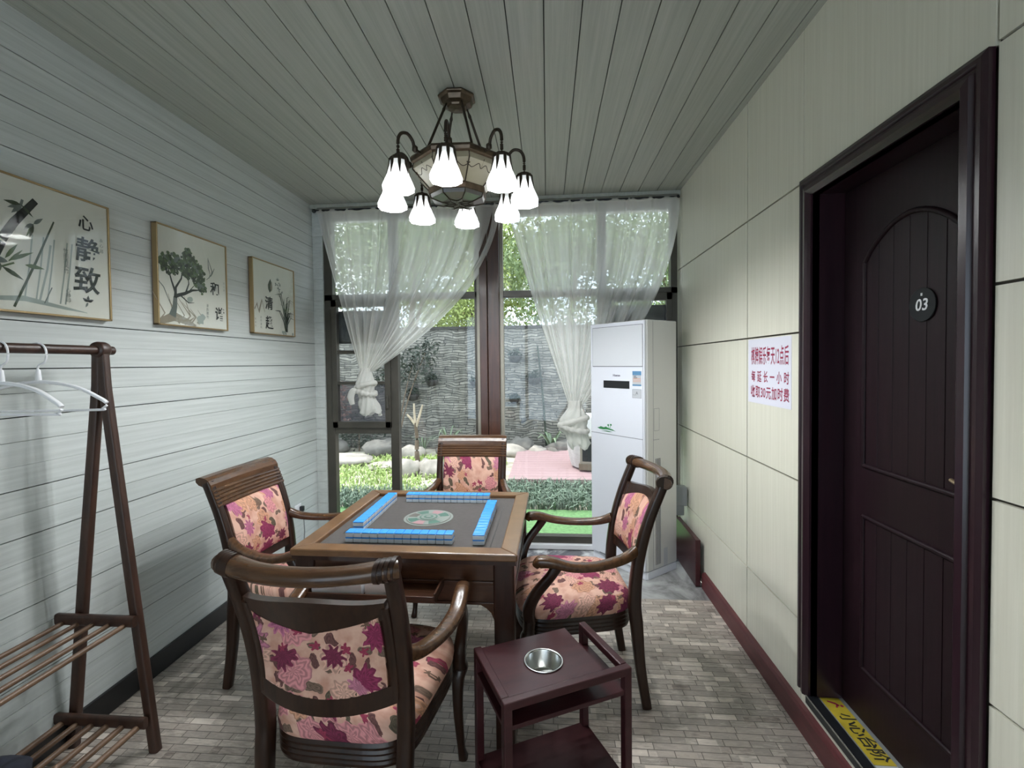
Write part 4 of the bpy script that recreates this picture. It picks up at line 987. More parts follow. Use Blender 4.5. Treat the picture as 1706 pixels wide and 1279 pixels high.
cup = thing('ash_cup', 'round stainless steel cup sunk into the top of the red side table', 'ashtray', tuple(Matrix.Rotation(math.radians(26.1), 4, 'Z') @ Vector((hx, hy, 0)) + Vector((0.0, 1.497, 0.4335))))
b = MB(); b.lathe([(0.0535, 0.001), (0.0555, 0.004), (0.0570, 0.0600), (0.0625, 0.0612), (0.0635, 0.0630), (0.0620, 0.0645), (0.0575, 0.0635), (0.0555, 0.0600), (0.0535, 0.006), (0.0500, 0.0035), (0.001, 0.003)], 40)
obj('bowl', b, MAT['steel'], cup)
# ---- coat rack ----
Rk = thing('coat_rack', 'walnut coat rack with an A frame and two slatted shelves by the planked wall', 'coat rack', (-1.655, 1.16, 0))
rk = MAT['rack']
b = MB(); b.tube([(0, -0.51, 1.512), (0, 0.51, 1.512)], [0.0165, 0.0165], n=16, smooth_path=False); rod = obj('rail', b, MAT['rack'], Rk)
for ys in (-1, 1):
    y = ys * 0.462
    for xs in (-1, 1):
        b = MB(); b.sweep([(xs * 0.168, y + ys * .004, 0.0), (xs * 0.094, y, 0.67), (xs * 0.014, y, 1.38), (xs * 0.010, y, 1.535)], [0.036, 0.036, 0.034, 0.026], [0.030, 0.030, 0.030, 0.030], up=(0, 1, 0), n=14, sq=5, smooth_path=False)
        obj('leg', b, rk, Rk)
    b = MB(); b.lathe([(0.006, -0.020), (0.027, -0.020), (0.030, -0.012), (0.030, 0.012), (0.027, 0.020), (0.006, 0.020)], 20, Matrix.Translation((0, y, 1.514)) @ Matrix.Rotation(math.pi / 2, 4, 'X')); obj('joint', b, rk, Rk)
    for z, x0, x1 in ((0.505, -0.178, 0.135), (0.125, -0.195, 0.165)):
        b = MB(); b.sweep([(x0, y - ys * 0.032, z + 0.008), (x1, y - ys * 0.032, z + 0.008)], [0.022, 0.022], [0.040, 0.040], n=14, sq=4, smooth_path=False); obj('crossbar', b, rk, Rk)
for z, x0, x1, n_ in ((0.500, -0.148, 0.100, 5), (0.120, -0.165, 0.138, 6)):
    for i in range(n_):
        x = lerp(x0, x1, i / (n_ - 1)); b = MB(); b.tube([(x, -0.435, z), (x, 0.435, z)], [0.0085 if z > .3 else 0.0105] * 2, n=10, smooth_path=False); obj('slat', b, MAT['rod'], Rk)
def hanger(y, rz, lab):
    t = thing('clothes_hanger', lab, 'hanger', (-1.655, y, 1.512), rz, 'white hangers on the coat rack')
    w = MAT['white']
    hk = [(0, 0, -0.105), (0, 0, -0.058), (0.020, 0, -0.044), (0.0265, 0, -0.016), (0.019, 0, 0.009), (0, 0, 0.0185), (-0.019, 0, 0.011), (-0.0245, 0, -0.010)]
    b = MB(); b.tube(hk, 0.0030, n=10); obj('hook', b, w, t)
    b = MB(); b.lathe([(0.0075, -0.112), (0.0085, -0.10), (0.006, -0.070), (0.003, -0.066)], 12); 
    b.sweep([(-0.205, 0, -0.180), (-0.185, 0, -0.165), (-0.11, 0, -0.126), (0, 0, -0.108), (0.11, 0, -0.126), (0.185, 0, -0.165), (0.205, 0, -0.180)], 0.016, [0.008, .010, .010, .012, .010, .010, .008], n=12, sq=3); obj('shoulders', b, w, t)
    b = MB(); b.tube([(-0.205, 0, -0.188), (-0.19, 0, -0.200), (-0.17, 0, -0.203), (0.17, 0, -0.203), (0.19, 0, -0.200), (0.205, 0, -0.188)], 0.0042, n=8, sub=4); obj('trouser_bar', b, w, t)
    return t
hanger(1.405, math.radians(10), 'white plastic hanger farther along the rack, its right shoulder before the post')
hanger(1.300, math.radians(-2), 'white plastic hanger nearer the left edge of the picture on the coat rack')
# dark cloth bag on the lower shelf
b = MB(); rings = []
for k, z in ((0.80, 0.0), (1.0, 0.012), (1.03, 0.035), (0.95, 0.055), (0.72, 0.066), (0.02, 0.07)):
    rings.append([Vector((0.085 * k * (abs(math.cos(a)) ** .6) * math.copysign(1, math.cos(a)) + 0.006 * math.sin(5 * a), 0.115 * k * (abs(math.sin(a)) ** .6) * math.copysign(1, math.sin(a)) + 0.005 * math.cos(4 * a), z + 0.006 * math.sin(3 * a) * (z > 0.05))) for a in [2 * math.pi * i / 28 for i in range(28)]])
b.loft(rings); o = obj('cloth_bag', b, MAT['navycloth']); o.location = (-1.735, 1.262, 0.1315)
tag(o, 'dark navy cloth bundle on the lowest slats of the coat rack', 'bag')
# ---- standing air conditioner ----
A_, B_, C_ = Vector((0.316, 3.532, 0)), Vector((0.643, 3.134, 0)), Vector((0.859, 3.375, 0))
ang = math.atan2((B_ - A_).y, (B_ - A_).x)
AC = thing('air_conditioner', 'tall white standing air conditioner in the corner by the window', 'air conditioner', tuple(A_), ang)
# local: x along the front (left to right), y into the cabinet
FWD = 0.515
def foot(off=0.0):
    return [(0.022 - off, 0 - off), (FWD - 0.012 + off, 0 - off), (FWD + off, 0.012 - off), (FWD + off, 0.318 + off), (0.30, 0.318 + off), (0.06 - off, 0.085 + off), (0 - off, 0.022 - off)]
b = MB(); b.prism(foot(), 0.055, 1.722); body = obj('cabinet', b, [MAT['acside']], AC, bevel=0.006)
b = MB(); b.prism(foot(-0.002), 0.0, 0.052); obj('plinth', b, MAT['acwhite'], AC, bevel=0.003)
b = MB(); b.prism([(0.010, 0.0), (FWD - 0.004, 0.0), (FWD - 0.008, -0.014), (0.024, -0.014)], 0.060, 1.718); front = obj('front_panel', b, MAT['acwhite'], AC, bevel=0.004)
b = MB(); b.box(0.046, 0.495, -0.0160, -0.0135, 1.418, 1.690); b.cur = 1
for z0, z1, xa, xb in ((1.690, 1.694, 0.043, 0.498), (1.412, 1.418, 0.043, 0.498)): b.box(xa, xb, -0.0155, -0.0135, z0, z1)
b.box(0.043, 0.046, -0.0155, -0.0135, 1.412, 1.694); b.box(0.495, 0.499, -0.0155, -0.0135, 1.412, 1.694)
obj('louvre', b, [MAT['acgrey'], MAT['line']], AC)
b = MB(); b.box(0.150, 0.386, -0.0165, -0.0135, 1.264, 1.316); obj('display', b, MAT['dark'], AC, bevel=0.001)
b = MB(); b.box(0.026, 0.496, -0.0148, -0.0138, 0.933, 0.937); b.box(0.4965, 0.4985, -0.0148, -0.0138, 0.06, 1.412); b.box(0.10, 0.17, -0.0145, -0.0138, 0.058, 0.068); obj('panel_seam', b, MAT['line'], AC)
b = MB(); vs, fs = text_geo('Hisense', 0.021, 0, 0.0005); b.raw(vs, fs, frame((0.271, -0.0146, 1.353), (1, 0, 0), (0, 0, 1))); obj('lettering', b, MAT['navy'], AC)
b = MB(); y_ = -0.0146
b.cur = 0; b.box(0.412, 0.486, y_, -0.0138, 1.286, 1.384); b.cur = 1; b.box(0.412, 0.486, y_ - .0003, y_, 1.357, 1.384); b.box(0.412, 0.486, y_ - .0003, y_, 1.286, 1.296); b.cur = 2
for z in (1.312, 1.322, 1.332): b.box(0.416, 0.482, y_ - .0003, y_, z, z + 0.005)
b.cur = 3
for z, x1_ in ((1.348, 0.444), (1.338, 0.452)): b.box(0.422, x1_, y_ - .0004, y_, z, z + 0.004)
obj('energy_label', b, [MAT['label_grey'], MAT['label_blue'], MAT['label_orange'], MAT['dark']], AC)
b = MB(); b.box(0.411, 0.486, y_, -0.0138, 1.205, 1.264); b.cur = 1
for xa, xb, za, zb in ((0.411, 0.486, 1.205, 1.207), (0.411, 0.486, 1.262, 1.264), (0.411, 0.413, 1.205, 1.264), (0.484, 0.486, 1.205, 1.264), (0.415, 0.445, 1.224, 1.226)): b.box(xa, xb, y_ - .0003, y_, za, zb)
vs, fs = text_geo('A', 0.026, 0, 0.001); b.raw(vs, fs, frame((0.449, y_ - .0005, 1.238), (1, 0, 0), (0, 0, 1))); obj('rating_label', b, [MAT['label_grey'], MAT['line']], AC)
b = MB()
def fl(pts, m=0):
    b.cur = m; b.add([Vector((p[0], y_ - 0.0002, p[1])) for p in pts], [tuple(range(len(pts)))])
fl([(0.085, 0.974), (0.105, 0.966), (0.14, 0.964), (0.18, 0.968), (0.22, 0.966), (0.262, 0.962), (0.23, 0.974), (0.19, 0.980), (0.17, 0.988), (0.15, 0.980), (0.12, 0.985), (0.105, 0.978)])
fl([(0.12, 0.953), (0.20, 0.952), (0.235, 0.956), (0.18, 0.959)]); 
for cx_, cz_ in ((0.192, 1.000), (0.217, 1.004)): fl([(cx_ + 0.009 * math.cos(k * .785), cz_ + 0.007 * math.sin(k * .785)) for k in range(8)])
fl([(0.195, 0.98), (0.199, 0.98), (0.194, 0.998), (0.191, 0.998)]); fl([(0.205, 0.98), (0.209, 0.98), (0.219, 1.0), (0.215, 1.0)])
obj('leaf_sticker', b, MAT['leafgreen'], AC)
# side face: seam, louvred intake, grip, small print
b = MB(); X_ = FWD
b.box(X_ - .001, X_ + 0.0006, 0.066, 0.069, 0.06, 1.715); b.box(X_ - .001, X_ + .0006, 0.07, 0.13, 0.925, 0.928); b.box(X_ - .001, X_ + .0006, 0.076, 0.078, 0.985, 1.135); b.box(X_ - .001, X_ + .0006, 0.128, 0.130, 0.985, 1.135); b.box(X_ - .001, X_ + .0006, 0.076, 0.130, 0.985, 0.987); b.box(X_ - .001, X_ + .0006, 0.076, 0.130, 1.133, 1.135)
obj('panel_seam', b, MAT['line'], AC)
b = MB(); b.box(X_ - 0.002, X_ + 0.002, 0.078, 0.150, 0.075, 0.812); b.cur = 1; b.box(X_ - .001, X_ + .0028, 0.086, 0.142, 0.085, 0.800); b.cur = 2
for k in range(5): b.box(X_, X_ + 0.0055, 0.090 + k * 0.0115, 0.0925 + k * 0.0115, 0.085, 0.800)
obj('intake_grille', b, [MAT['acside'], MAT['ventb'], MAT['label_grey']], AC)
b = MB(); b.box(X_ - .001, X_ + .0006, 0.175, 0.215, 0.06, 0.18); obj('side_label', b, MAT['label_grey'], AC)
# ---- chandelier ----
CCX, CCY = -0.416, 2.236
Ch = thing('chandelier', 'brass chandelier with eight lit frosted shades around a stained glass bowl', 'chandelier', (CCX, CCY, ZC))
def Zr(z): return z - ZC
O8 = math.radians(22.5 - 88)
b = MB(); b.lathe([(0.085, -0.0005), (0.092, -0.008), (0.090, -0.014), (0.080, -0.020), (0.072, -0.040), (0.050, -0.046), (0.046, -0.056), (0.010, -0.062)], 8, smooth=False, rot0=O8); obj('ceiling_plate', b, MAT['brass'], Ch, bevel=0.002)
TB = Zr(2.405)
for k in range(4):
    a = math.radians(-88 + 22.5 + 90 * k + 11); c, s_ = math.cos(a), math.sin(a)
    b = MB(); p0 = Vector((0.052 * c, 0.052 * s_, -0.040)); p1 = Vector((0.158 * c, 0.158 * s_, TB + 0.012)); d = p1 - p0
    b.tube([p0, p0 + d * .08, p0 + d * .14, p0 + d * .18, p1], [0.004, 0.004, 0.008, 0.006, 0.006], n=10, smooth_path=False)
    b.lathe([(0.004, 0.010), (0.010, 0.004), (0.010, -0.004), (0.004, -0.010)], 10, Matrix.Translation(p1)); obj('hanging_rod', b, MAT['darkbronze'], Ch)
def oct_ring(r, z): return [Vector((r * math.cos(O8 + math.pi / 4 * j), r * math.sin(O8 + math.pi / 4 * j), Zr(z))) for j in range(8)]
b = MB(); b.loft([oct_ring(0.190, 2.402), oct_ring(0.218, 2.404), oct_ring(0.225, 2.392), oct_ring(0.220, 2.376), oct_ring(0.205, 2.370)], smooth=False, caps=False); b.loft([oct_ring(0.205, 2.372), oct_ring(0.190, 2.402)], smooth=False, caps=False); obj('top_rim', b, MAT['brass'], Ch, bevel=0.002)
bowl = MB(); bowl.loft([oct_ring(0.206, 2.374), oct_ring(0.212, 2.345), oct_ring(0.136, 2.268)], smooth=False, caps=False)
bo = obj('stained_glass_bowl', bowl, MAT['amber'], Ch)
b = MB()
for j in range(8):
    a = O8 + math.pi / 4 * j; c, s_ = math.cos(a), math.sin(a)
    b.tube([Vector((0.208 * c, 0.208 * s_, Zr(2.374))), Vector((0.214 * c, 0.214 * s_, Zr(2.345))), Vector((0.137 * c, 0.137 * s_, Zr(2.267)))], [0.003] * 3, n=6, smooth_path=False)
    A0 = Vector((0.213 * c, 0.213 * s_, Zr(2.348))); a2 = a + math.pi / 4; A1 = Vector((0.213 * math.cos(a2), 0.213 * math.sin(a2), Zr(2.348)))
    dn = Vector((-0.020 * math.cos(a + .39), -0.020 * math.sin(a + .39), -0.022))
    b.tube([A0 + dn * .9, A0.lerp(A1, .2) + dn * 1.4, A0.lerp(A1, .38) + dn * .6, A0.lerp(A1, .5) + dn * 1.25, A0.lerp(A1, .62) + dn * .6, A0.lerp(A1, .8) + dn * 1.4, A1 + dn * .9], 0.0024, n=6, sub=4)
    b.tube([A0.lerp(A1, .5) - dn * .2, A0.lerp(A1, .5) + dn * 1.2], [0.0016] * 2, n=6, smooth_path=False)
obj('leading', b, MAT['darkbronze'], bo)
b = MB(); b.loft([oct_ring(0.138, 2.268), oct_ring(0.142, 2.262), oct_ring(0.140, 2.240), oct_ring(0.132, 2.238)], smooth=False, caps=False); obj('lower_band', b, MAT['brass'], Ch)
b = MB(); b.loft([oct_ring(0.134, 2.240), oct_ring(0.128, 2.222), oct_ring(0.080, 2.208)], smooth=False, caps=False); b.add(oct_ring(0.080, 2.208), [tuple(range(8))[::-1]]); bb = obj('bottom_glass', b, MAT['smoke'], Ch)
b = MB()
for j in range(8):
    a = O8 + math.pi / 4 * j; c, s_ = math.cos(a), math.sin(a); P_ = lambda r, z, a=a: Vector((r * math.cos(a), r * math.sin(a), Zr(z)))
    b.tube([P_(0.134, 2.238), P_(0.129, 2.221), P_(0.080, 2.2072)], [0.0028] * 3, n=6, smooth_path=False)
    e = a + math.pi / 8
    b.tube([P_(0.080, 2.2072), Vector((0.045 * math.cos(e), 0.045 * math.sin(e), Zr(2.2068))), Vector((0.080 * math.cos(a + .785), 0.080 * math.sin(a + .785), Zr(2.2072)))], 0.0026, n=6, sub=4)
    b.tube([Vector((0.012 * math.cos(a), 0.012 * math.sin(a), Zr(2.2068))), Vector((0.045 * math.cos(e), 0.045 * math.sin(e), Zr(2.2068)))], [0.0016] * 2, n=6, smooth_path=False)
obj('leading', b, MAT['darkbronze'], bb)
for k in range(8):
    a = math.radians(-88 + 45 * k); c, s_ = math.cos(a), math.sin(a)
    RR = lambda r, z: Vector((r * c, r * s_, Zr(z)))
    b = MB(); b.tube([RR(0.200, 2.388), RR(0.222, 2.392), RR(0.236, 2.405), RR(0.244, 2.430), RR(0.268, 2.452), RR(0.298, 2.446), RR(0.314, 2.418), RR(0.316, 2.372), RR(0.316, 2.332)], 0.0072, n=10)
    b.lathe([(0.004, 0.016), (0.013, 0.008), (0.013, -0.008), (0.004, -0.016)], 12, Matrix.Translation(RR(0.232, 2.398)))
    arm = obj('arm', b, MAT['darkbronze'], Ch)
    # shade: its own mesh with the origin at its rim
    rot = a + math.pi / 8
    b = MB(); b.lathe([(0.024, 0.1500), (0.0285, 0.146), (0.033, 0.115), (0.042, 0.075), (0.056, 0.038), (0.0625, 0.018), (0.060, 0.0)], 8, smooth=False, rot0=rot)
    b.f = [f for f in b.f if len(f) == 4]; b.m = b.m[:len(b.f)]; b.sm = b.sm[:len(b.f)]
    sh = obj('lamp_shade', b, MAT['shade'], Ch); sh.location = RR(0.316, 2.195); sh.scale = (1.13, 1.13, 0.92)
    b = MB(); b.lathe([(0.010, 0.157), (0.030, 0.154), (0.033, 0.146), (0.033, 0.140), (0.0292, 0.138)], 8, smooth=False, rot0=rot)
    for j in range(8):
        q = rot + math.pi / 4 * j; cc, ss = math.cos(q), math.sin(q)
        b.sweep([(0.0345 * cc, 0.0345 * ss, 0.144), (0.0365 * cc, 0.0365 * ss, 0.115), (0.0455 * cc, 0.0455 * ss, 0.068)], [0.014, 0.013, 0.003], [0.003, 0.003, 0.002], up=(cc, ss, 0), n=6, smooth_path=False)
    cp = obj('shade_cap', b, MAT['darkbronze'], sh)
    ld = bpy.data.lights.new('bulb', 'POINT'); ld.energy = LAMP_W; ld.shadow_soft_size = 0.018; ld.color = (0.93, 0.97, 1.0)
    lo = bpy.data.objects.new('bulb', ld); link(lo, Ch); lo.location = RR(0.316, 2.195 + 0.030)
# ================================================================ CURTAINS
b = MB(); b.tube([(-1.80, 3.585, 2.652), (0.955, 3.585, 2.652)], [0.009, 0.009], n=10, smooth_path=False)
for x in (-1.80, 0.955): b.lathe([(0.004, 0), (0.015, 0.004), (0.017, 0.014), (0.010, 0.024), (0.001, 0.028)], 12, Matrix.Translation((x, 3.585, 2.652)) @ Matrix.Rotation(math.pi / 2 * (1 if x > 0 else -1), 4, 'Y'))
o = obj('curtain_rod', b, MAT['dark']); tag(o, 'thin dark curtain rod along the top of the window wall', 'curtain rod')
def curtain(lab, x0, x1, kx, kz, eL, eR, folds, knot_pts, seed):
    R = random.Random(seed)
    t = thing('sheer_curtain', lab, 'curtain', (0, 0, 0), 0, 'knotted sheer curtains')
    ph = [R.uniform(0, 6.28) for _ in range(8)]; zt = 2.660
    def fn(u, v):
        e = lerp(eL, eR, u); s_ = v ** e
        # cloth gathers unevenly
        uu = u + 0.012 * math.sin(folds * 0.6 * u * 6.28 + ph[0]) + 0.010 * math.sin(folds * 0.33 * u * 6.28 + ph[1])
        xt = lerp(x0, x1, uu); xk = kx + (uu - 0.5) * 0.075
        x = lerp(xt, xk, s_); z = lerp(zt, kz, v)
        amp = lerp(0.013, 0.030, min(1, v * 1.6)) * (1 - 0.55 * max(0, v - 0.75) * 4)
        y = 3.585 - 0.004 + amp * (math.sin(folds * 6.28 * u + ph[2] + 1.2 * math.sin(5 * u + ph[3])) + 0.55 * math.sin(folds * 2.3 * 6.28 * u + ph[4])) * (0.35 + 0.65 * min(1, v * 5)) - 0.028 * v
        return Vector((x, y, z))
    b = MB(); b.grid(fn, int(folds * 16), 46); obj('drape', b, MAT['sheer'], t)
    b = MB(); b.grid(lambda u, v: fn(u, 0) + Vector((0, -0.012 if v < .5 else 0.012, 0.008 - 0.05 * abs(v - .5) * 2 + .012)), int(folds * 16), 2); obj('header', b, MAT['sheer'], t)
    # neck and tail: pleated tube following the bunch
    b = MB(); rings = []; n = 48
    K = len(knot_pts)
    for i in range((K - 1) * 6 + 1):
        q = i / 6; j = min(int(q), K - 2); f = q - j
        p = [lerp(knot_pts[j][c], knot_pts[j + 1][c], f) for c in range(4)]
        rings.append([Vector((p[0] + p[3] * (1 + 0.16 * math.sin(9 * a + ph[5] + 2.4 * i / 6) + 0.08 * math.sin(17 * a + ph[6])) * math.cos(a), 3.550 + 0.62 * p[3] * (1 + 0.16 * math.sin(9 * a + ph[5] + 2.4 * i / 6)) * math.sin(a), p[1] + p[2] * 0.02 * math.sin(3 * a + ph[7]))) for a in [6.2832 * k / n for k in range(n)]])
    b.loft(rings, caps=False); obj('tail', b, MAT['sheer2'], t)
    return t
tl = curtain('sheer white curtain on the left, gathered and knotted near the planked wall', -1.815, -0.300, -1.402, 1.38, 1.1, 1.95, 11,
             [(-1.402, 1.42, 0, 0.034), (-1.404, 1.375, 0, 0.048), (-1.410, 1.30, 1, 0.066), (-1.408, 1.235, 1, 0.060), (-1.400, 1.20, 1, 0.052), (-1.385, 1.15, 1, 0.068), (-1.372, 1.09, 1, 0.080), (-1.362, 1.065, 1, 0.066)], 4)
tr = curtain('sheer white curtain on the right, knotted low beside the air conditioner', -0.310, 0.955, 0.205, 1.10, 1.15, 1.9, 10,
             [(0.205, 1.16, 0, 0.040), (0.205, 1.10, 0, 0.052), (0.192, 1.03, 1, 0.090), (0.190, 0.96, 1, 0.094), (0.205, 0.92, 1, 0.064), (0.222, 0.88, 1, 0.070), (0.238, 0.835, 1, 0.070), (0.243, 0.81, 1, 0.056)], 8)
for t, kx, kz, rr in ((tl, -1.405, 1.265, 0.066), (tr, 0.193, 0.985, 0.092)):
    for k, (dz, tilt) in enumerate(((0.018, 0.35), (-0.028, -0.28))):
        b = MB(); n = 26
        P_ = [Vector((kx + rr * 1.08 * math.cos(a), 3.55 + rr * 0.78 * math.sin(a), kz + dz + tilt * rr * math.cos(a + .4))) for a in [6.2832 * i / n for i in range(n + 1)]]
        b.tube(P_, [0.019 + 0.005 * math.sin(3 * i + k) for i in range(n + 1)], n=12, sub=3); obj('knot', b, MAT['sheer2'], t)
# loose end pulled out of the left knot
b = MB(); b.sweep([(-1.44, 3.52, 1.235), (-1.485, 3.505, 1.245), (-1.505, 3.50, 1.20), (-1.492, 3.50, 1.14)], [0.03, 0.05, 0.055, 0.035], [0.03, 0.04, 0.03, 0.012], up=(0, 1, 0), n=14, sq=2.2); obj('loose_end', b, MAT['sheer2'], tl)
# ================================================================ THE GARDEN
b = MB(); b.box(-8, 8, 8.0, 8.22, -0.1, 2.03); b.cur = 1; b.box(-8, 8, 7.96, 8.26, 2.03, 2.075); struct('wall_garden', b, [MAT['slate'], MAT['pot']])
b = MB(); b.box(-7, 7, 3.82, 4.60, -0.06, 0.004); o = obj('artificial_turf', b, MAT['turf']); tag(o, 'bright green artificial turf strip just outside the window', 'turf')
def blades(name, lab, cat, mat, areas, n, h0, h1, w, bend, seed):
    R = random.Random(seed); b = MB(); tot = sum((a[1] - a[0]) * (a[3] - a[2]) for a in areas)
    for a in areas:
        for i in range(int(n * (a[1] - a[0]) * (a[3] - a[2]) / tot)):
            x, y = R.uniform(a[0], a[1]), R.uniform(a[2], a[3]); h = R.uniform(h0, h1); q = R.uniform(0, 6.283); d = Vector((math.cos(q), math.sin(q), 0)); s_ = Vector((-d.y, d.x, 0)) * w * R.uniform(.6, 1.3)
            p = Vector((x, y, -0.03)); k = bend * R.uniform(.3, 1.4)
            m_ = p + d * h * k * .35 + Vector((0, 0, h * .65)); e = p + d * h * k + Vector((0, 0, h * (1 - .35 * k)))
            b.add([p - s_, p + s_, m_ + s_ * .8, m_ - s_ * .8, e], [(0, 1, 2, 3), (3, 2, 4)])
    o = obj(name, b, mat); o['kind'] = 'stuff'; tag(o, lab, cat); return o
blades('lawn_grass', 'sunlit light green grass growing on the left side of the garden', 'grass', MAT['grass'], [(-6, -1.2, 5.0, 7.3), (-1.2, -0.6, 5.6, 6.9)], 9000, 0.04, 0.10, 0.010, 0.7, 1)
blades('border_grass', 'dark green border grass in a strip behind the turf', 'grass', MAT['mondo'], [(-1.0, 3.2, 4.62, 5.50), (-4.2, -1.0, 4.55, 5.1)], 9000, 0.09, 0.19, 0.007, 0.9, 2)
# deck
b = MB(); y = 5.58
while y < 7.30:
    b.box(-0.48, 3.2, y, y + 0.138, 0.03, 0.062); y += 0.142
b.box(-0.46, 3.18, 5.60, 7.28, -0.05, 0.03); b.box(-0.48, 3.2, 5.572, 5.58, -0.05, 0.06)
o = obj('garden_deck', b, MAT['deck']); tag(o, 'weathered pink plank deck in the garden on the right', 'deck')
# rocks
def rock(x, y, r, sq, lab, mat='rock', seed=0, z=-0.03):
    R = random.Random(seed); b = MB(); n, m = 14, 8
    off = Vector((R.uniform(0, 50), R.uniform(0, 50), R.uniform(0, 50))); rings = []
    for j in range(m + 1):
        th = math.pi * j / m; ring = []
        for i in range(n):
            a = 6.2832 * i / n; d = Vector((math.sin(th) * math.cos(a), math.sin(th) * math.sin(a), -math.cos(th)))
            k = 1 + 0.35 * noise.noise(d * 1.6 + off) + 0.12 * noise.noise(d * 4 + off)
            ring.append(Vector((d.x * r * k * 1.15, d.y * r * k * .85, max(d.z * r * k * sq, -0.3 * r * sq))))
        rings.append(ring)
    b.loft(rings); o = obj('garden_rock', b, MAT[mat]); o.location = (x, y, z + 0.3 * r * sq); o.rotation_euler = (0, 0, R.uniform(0, 3))
    tag(o, lab, 'rock', 'rocks in the garden'); return o
rock(-1.86, 6.10, 0.17, .95, 'pale upright boulder left of the foot of the bare forked tree')
rock(-1.52, 6.15, 0.20, .72, 'broad pale boulder right of the foot of the bare forked tree', seed=2)
rock(-1.72, 6.55, 0.13, .7, 'small rock behind the two pale boulders by the bare tree', seed=3)
rock(-2.15, 7.25, 0.20, .75, 'grey rock behind the bare tree at the edge of the mullion', seed=4)
rock(-1.55, 7.40, 0.20, .7, 'dark rock under the strap leaved plant by the slate wall', 'rockd', 5)
rock(-0.98, 7.45, 0.24, .9, 'grey boulder half hidden behind the wooden window post', seed=6)
rock(-0.62, 7.72, 0.17, .8, 'small grey rock just right of the window post near the slate wall', 'rockd', 7)
rock(-0.42, 7.68, 0.24, .85, 'pointed mossy rock standing highest behind the pink deck', 'rockd', 8)
rock(-0.56, 7.46, 0.22, .6, 'smooth rounded rock at the left end of the row behind the pink deck', seed=9)
rock(-0.16, 7.48, 0.17, .65, 'light rounded rock in the middle of the row behind the pink deck', seed=10)
rock(0.12, 7.46, 0.17, .6, 'brownish rounded rock in the row behind the pink deck, left of the white knot', 'rockd', 11)
rock(0.24, 7.64, 0.30, .6, 'long low dark rock against the slate wall behind the right curtain knot', 'rockd', 12)
rock(0.40, 7.46, 0.15, .6, 'small grey rock at the right end of the row behind the pink deck', seed=13)
rock(-3.05, 6.85, 0.42, .22, 'flat pale stepping stone at the back of the lawn', seed=14)
rock(-2.25, 6.6, 0.30, .18, 'flat pale stepping stone just left of the bare tree', seed=15)
rock(-2.70, 7.50, 0.34, .6, 'wide dark rock at the slate wall seen through the lower left pane', 'rockd', 16)
rock(-3.60, 7.60, 0.26, .7, 'dark rock at the slate wall nearest the left window jamb', 'rockd', 17)
rock(-1.25, 5.62, 0.36, .10, 'flat pale slab in front of the pale boulders, beside the border grass', seed=18)
# bare forked tree
Bt = thing('bare_tree', 'small bare tree with pale cut branches standing on the lawn', 'tree', (-1.885, 6.70, -0.03))
b = MB(); b.tube([(0, 0, 0), (-0.02, 0, 0.20), (-0.015, 0, 0.40), (-0.035, 0, 0.62)], [0.040, 0.034, 0.028, 0.022]); obj('trunk', b, MAT['bark'], Bt)
for pts in ([(-0.035, 0, 0.60), (-0.045, 0.0, 0.72), (-0.055, 0.01, 0.90)], [(-0.03, 0, 0.55), (0.02, 0, 0.70), (0.075, 0, 0.88)], [(-0.04, 0, 0.60), (-0.10, 0, 0.68), (-0.16, 0.01, 0.74)]):
    b = MB(); b.tube(pts, [0.022, 0.018, 0.013]); obj('branch', b, MAT['palewood'], Bt)
# foliage
def leaf_cloud(b, c, rad, n, size, R, droop=0.0, flat=1.0):
    for i in range(n):
        d = Vector((R.gauss(0, 1), R.gauss(0, 1), R.gauss(0, 1) * flat)); d.normalize(); k = R.random() ** 0.45
        p = Vector(c) + Vector((d.x * rad[0], d.y * rad[1], d.z * rad[2])) * k
        a = Vector((R.uniform(-1, 1), R.uniform(-1, 1), R.uniform(-1, 1) - droop)).normalized(); s_ = a.cross(Vector((R.uniform(-1, 1), R.uniform(-1, 1), R.uniform(-.3, 1)))).normalized()
        l = size * R.uniform(.6, 1.4); w = l * 0.22
        b.add([p, p + a * l * .4 + s_ * w, p + a * l, p + a * l * .4 - s_ * w], [(0, 1, 2, 3)])
def tree(x, y, h, clumps, lab, mat, seed, size=0.13, droop=0.0, lean=0.3):
    R = random.Random(seed)
    t = thing('garden_tree', lab, 'tree', (x, y, -0.1), 0, 'trees beyond the slate wall')
    b = MB(); top = Vector((lean, 0, h * .72))
    b.tube([(0, 0, 0), (lean * .3, 0.05, h * .3), tuple(top)], [0.10, 0.08, 0.04], n=8)
    for c in clumps:
        st = Vector((lean * .3, 0.05, h * .3)).lerp(top, R.random()); e = Vector(c[0]); b.tube([st, st.lerp(e, .5) + Vector((0, 0, .2)), e], [0.04, 0.028, 0.012], n=6)
    obj('trunk', b, MAT['bark'], t)
    b = MB()
    for c, rad, n in clumps: leaf_cloud(b, c, rad, int(n * 4.6), size, R, droop)
    obj('crown', b, mat, t)
    return t
tree(-5.2, 10.2, 5.2, [((0, 0, 3.4), (1.6, 1.2, 1.3), 1500), ((1.3, 0, 4.4), (1.2, 1, .9), 900), ((-.6, -.3, 2.6), (1.2, .8, .7), 600)], 'dense green tree farthest left beyond the slate wall', MAT['leaf'], 21, 0.088)
tree(-3.0, 9.6, 4.8, [((0, 0, 3.7), (1.3, .9, .9), 1000), ((.9, .3, 4.4), (1.1, .8, .7), 700)], 'mid green tree seen through the left sheer curtain beyond the wall', MAT['leaf'], 22, 0.083)
tree(-1.75, 9.3, 3.4, [((0.1, 0, 2.55), (.85, .6, .55), 800), ((.5, 0, 3.2), (.6, .5, .4), 300)], 'yellow green bush tree above the wall, left of the wooden window post', MAT['leaf2'], 23, 0.066)
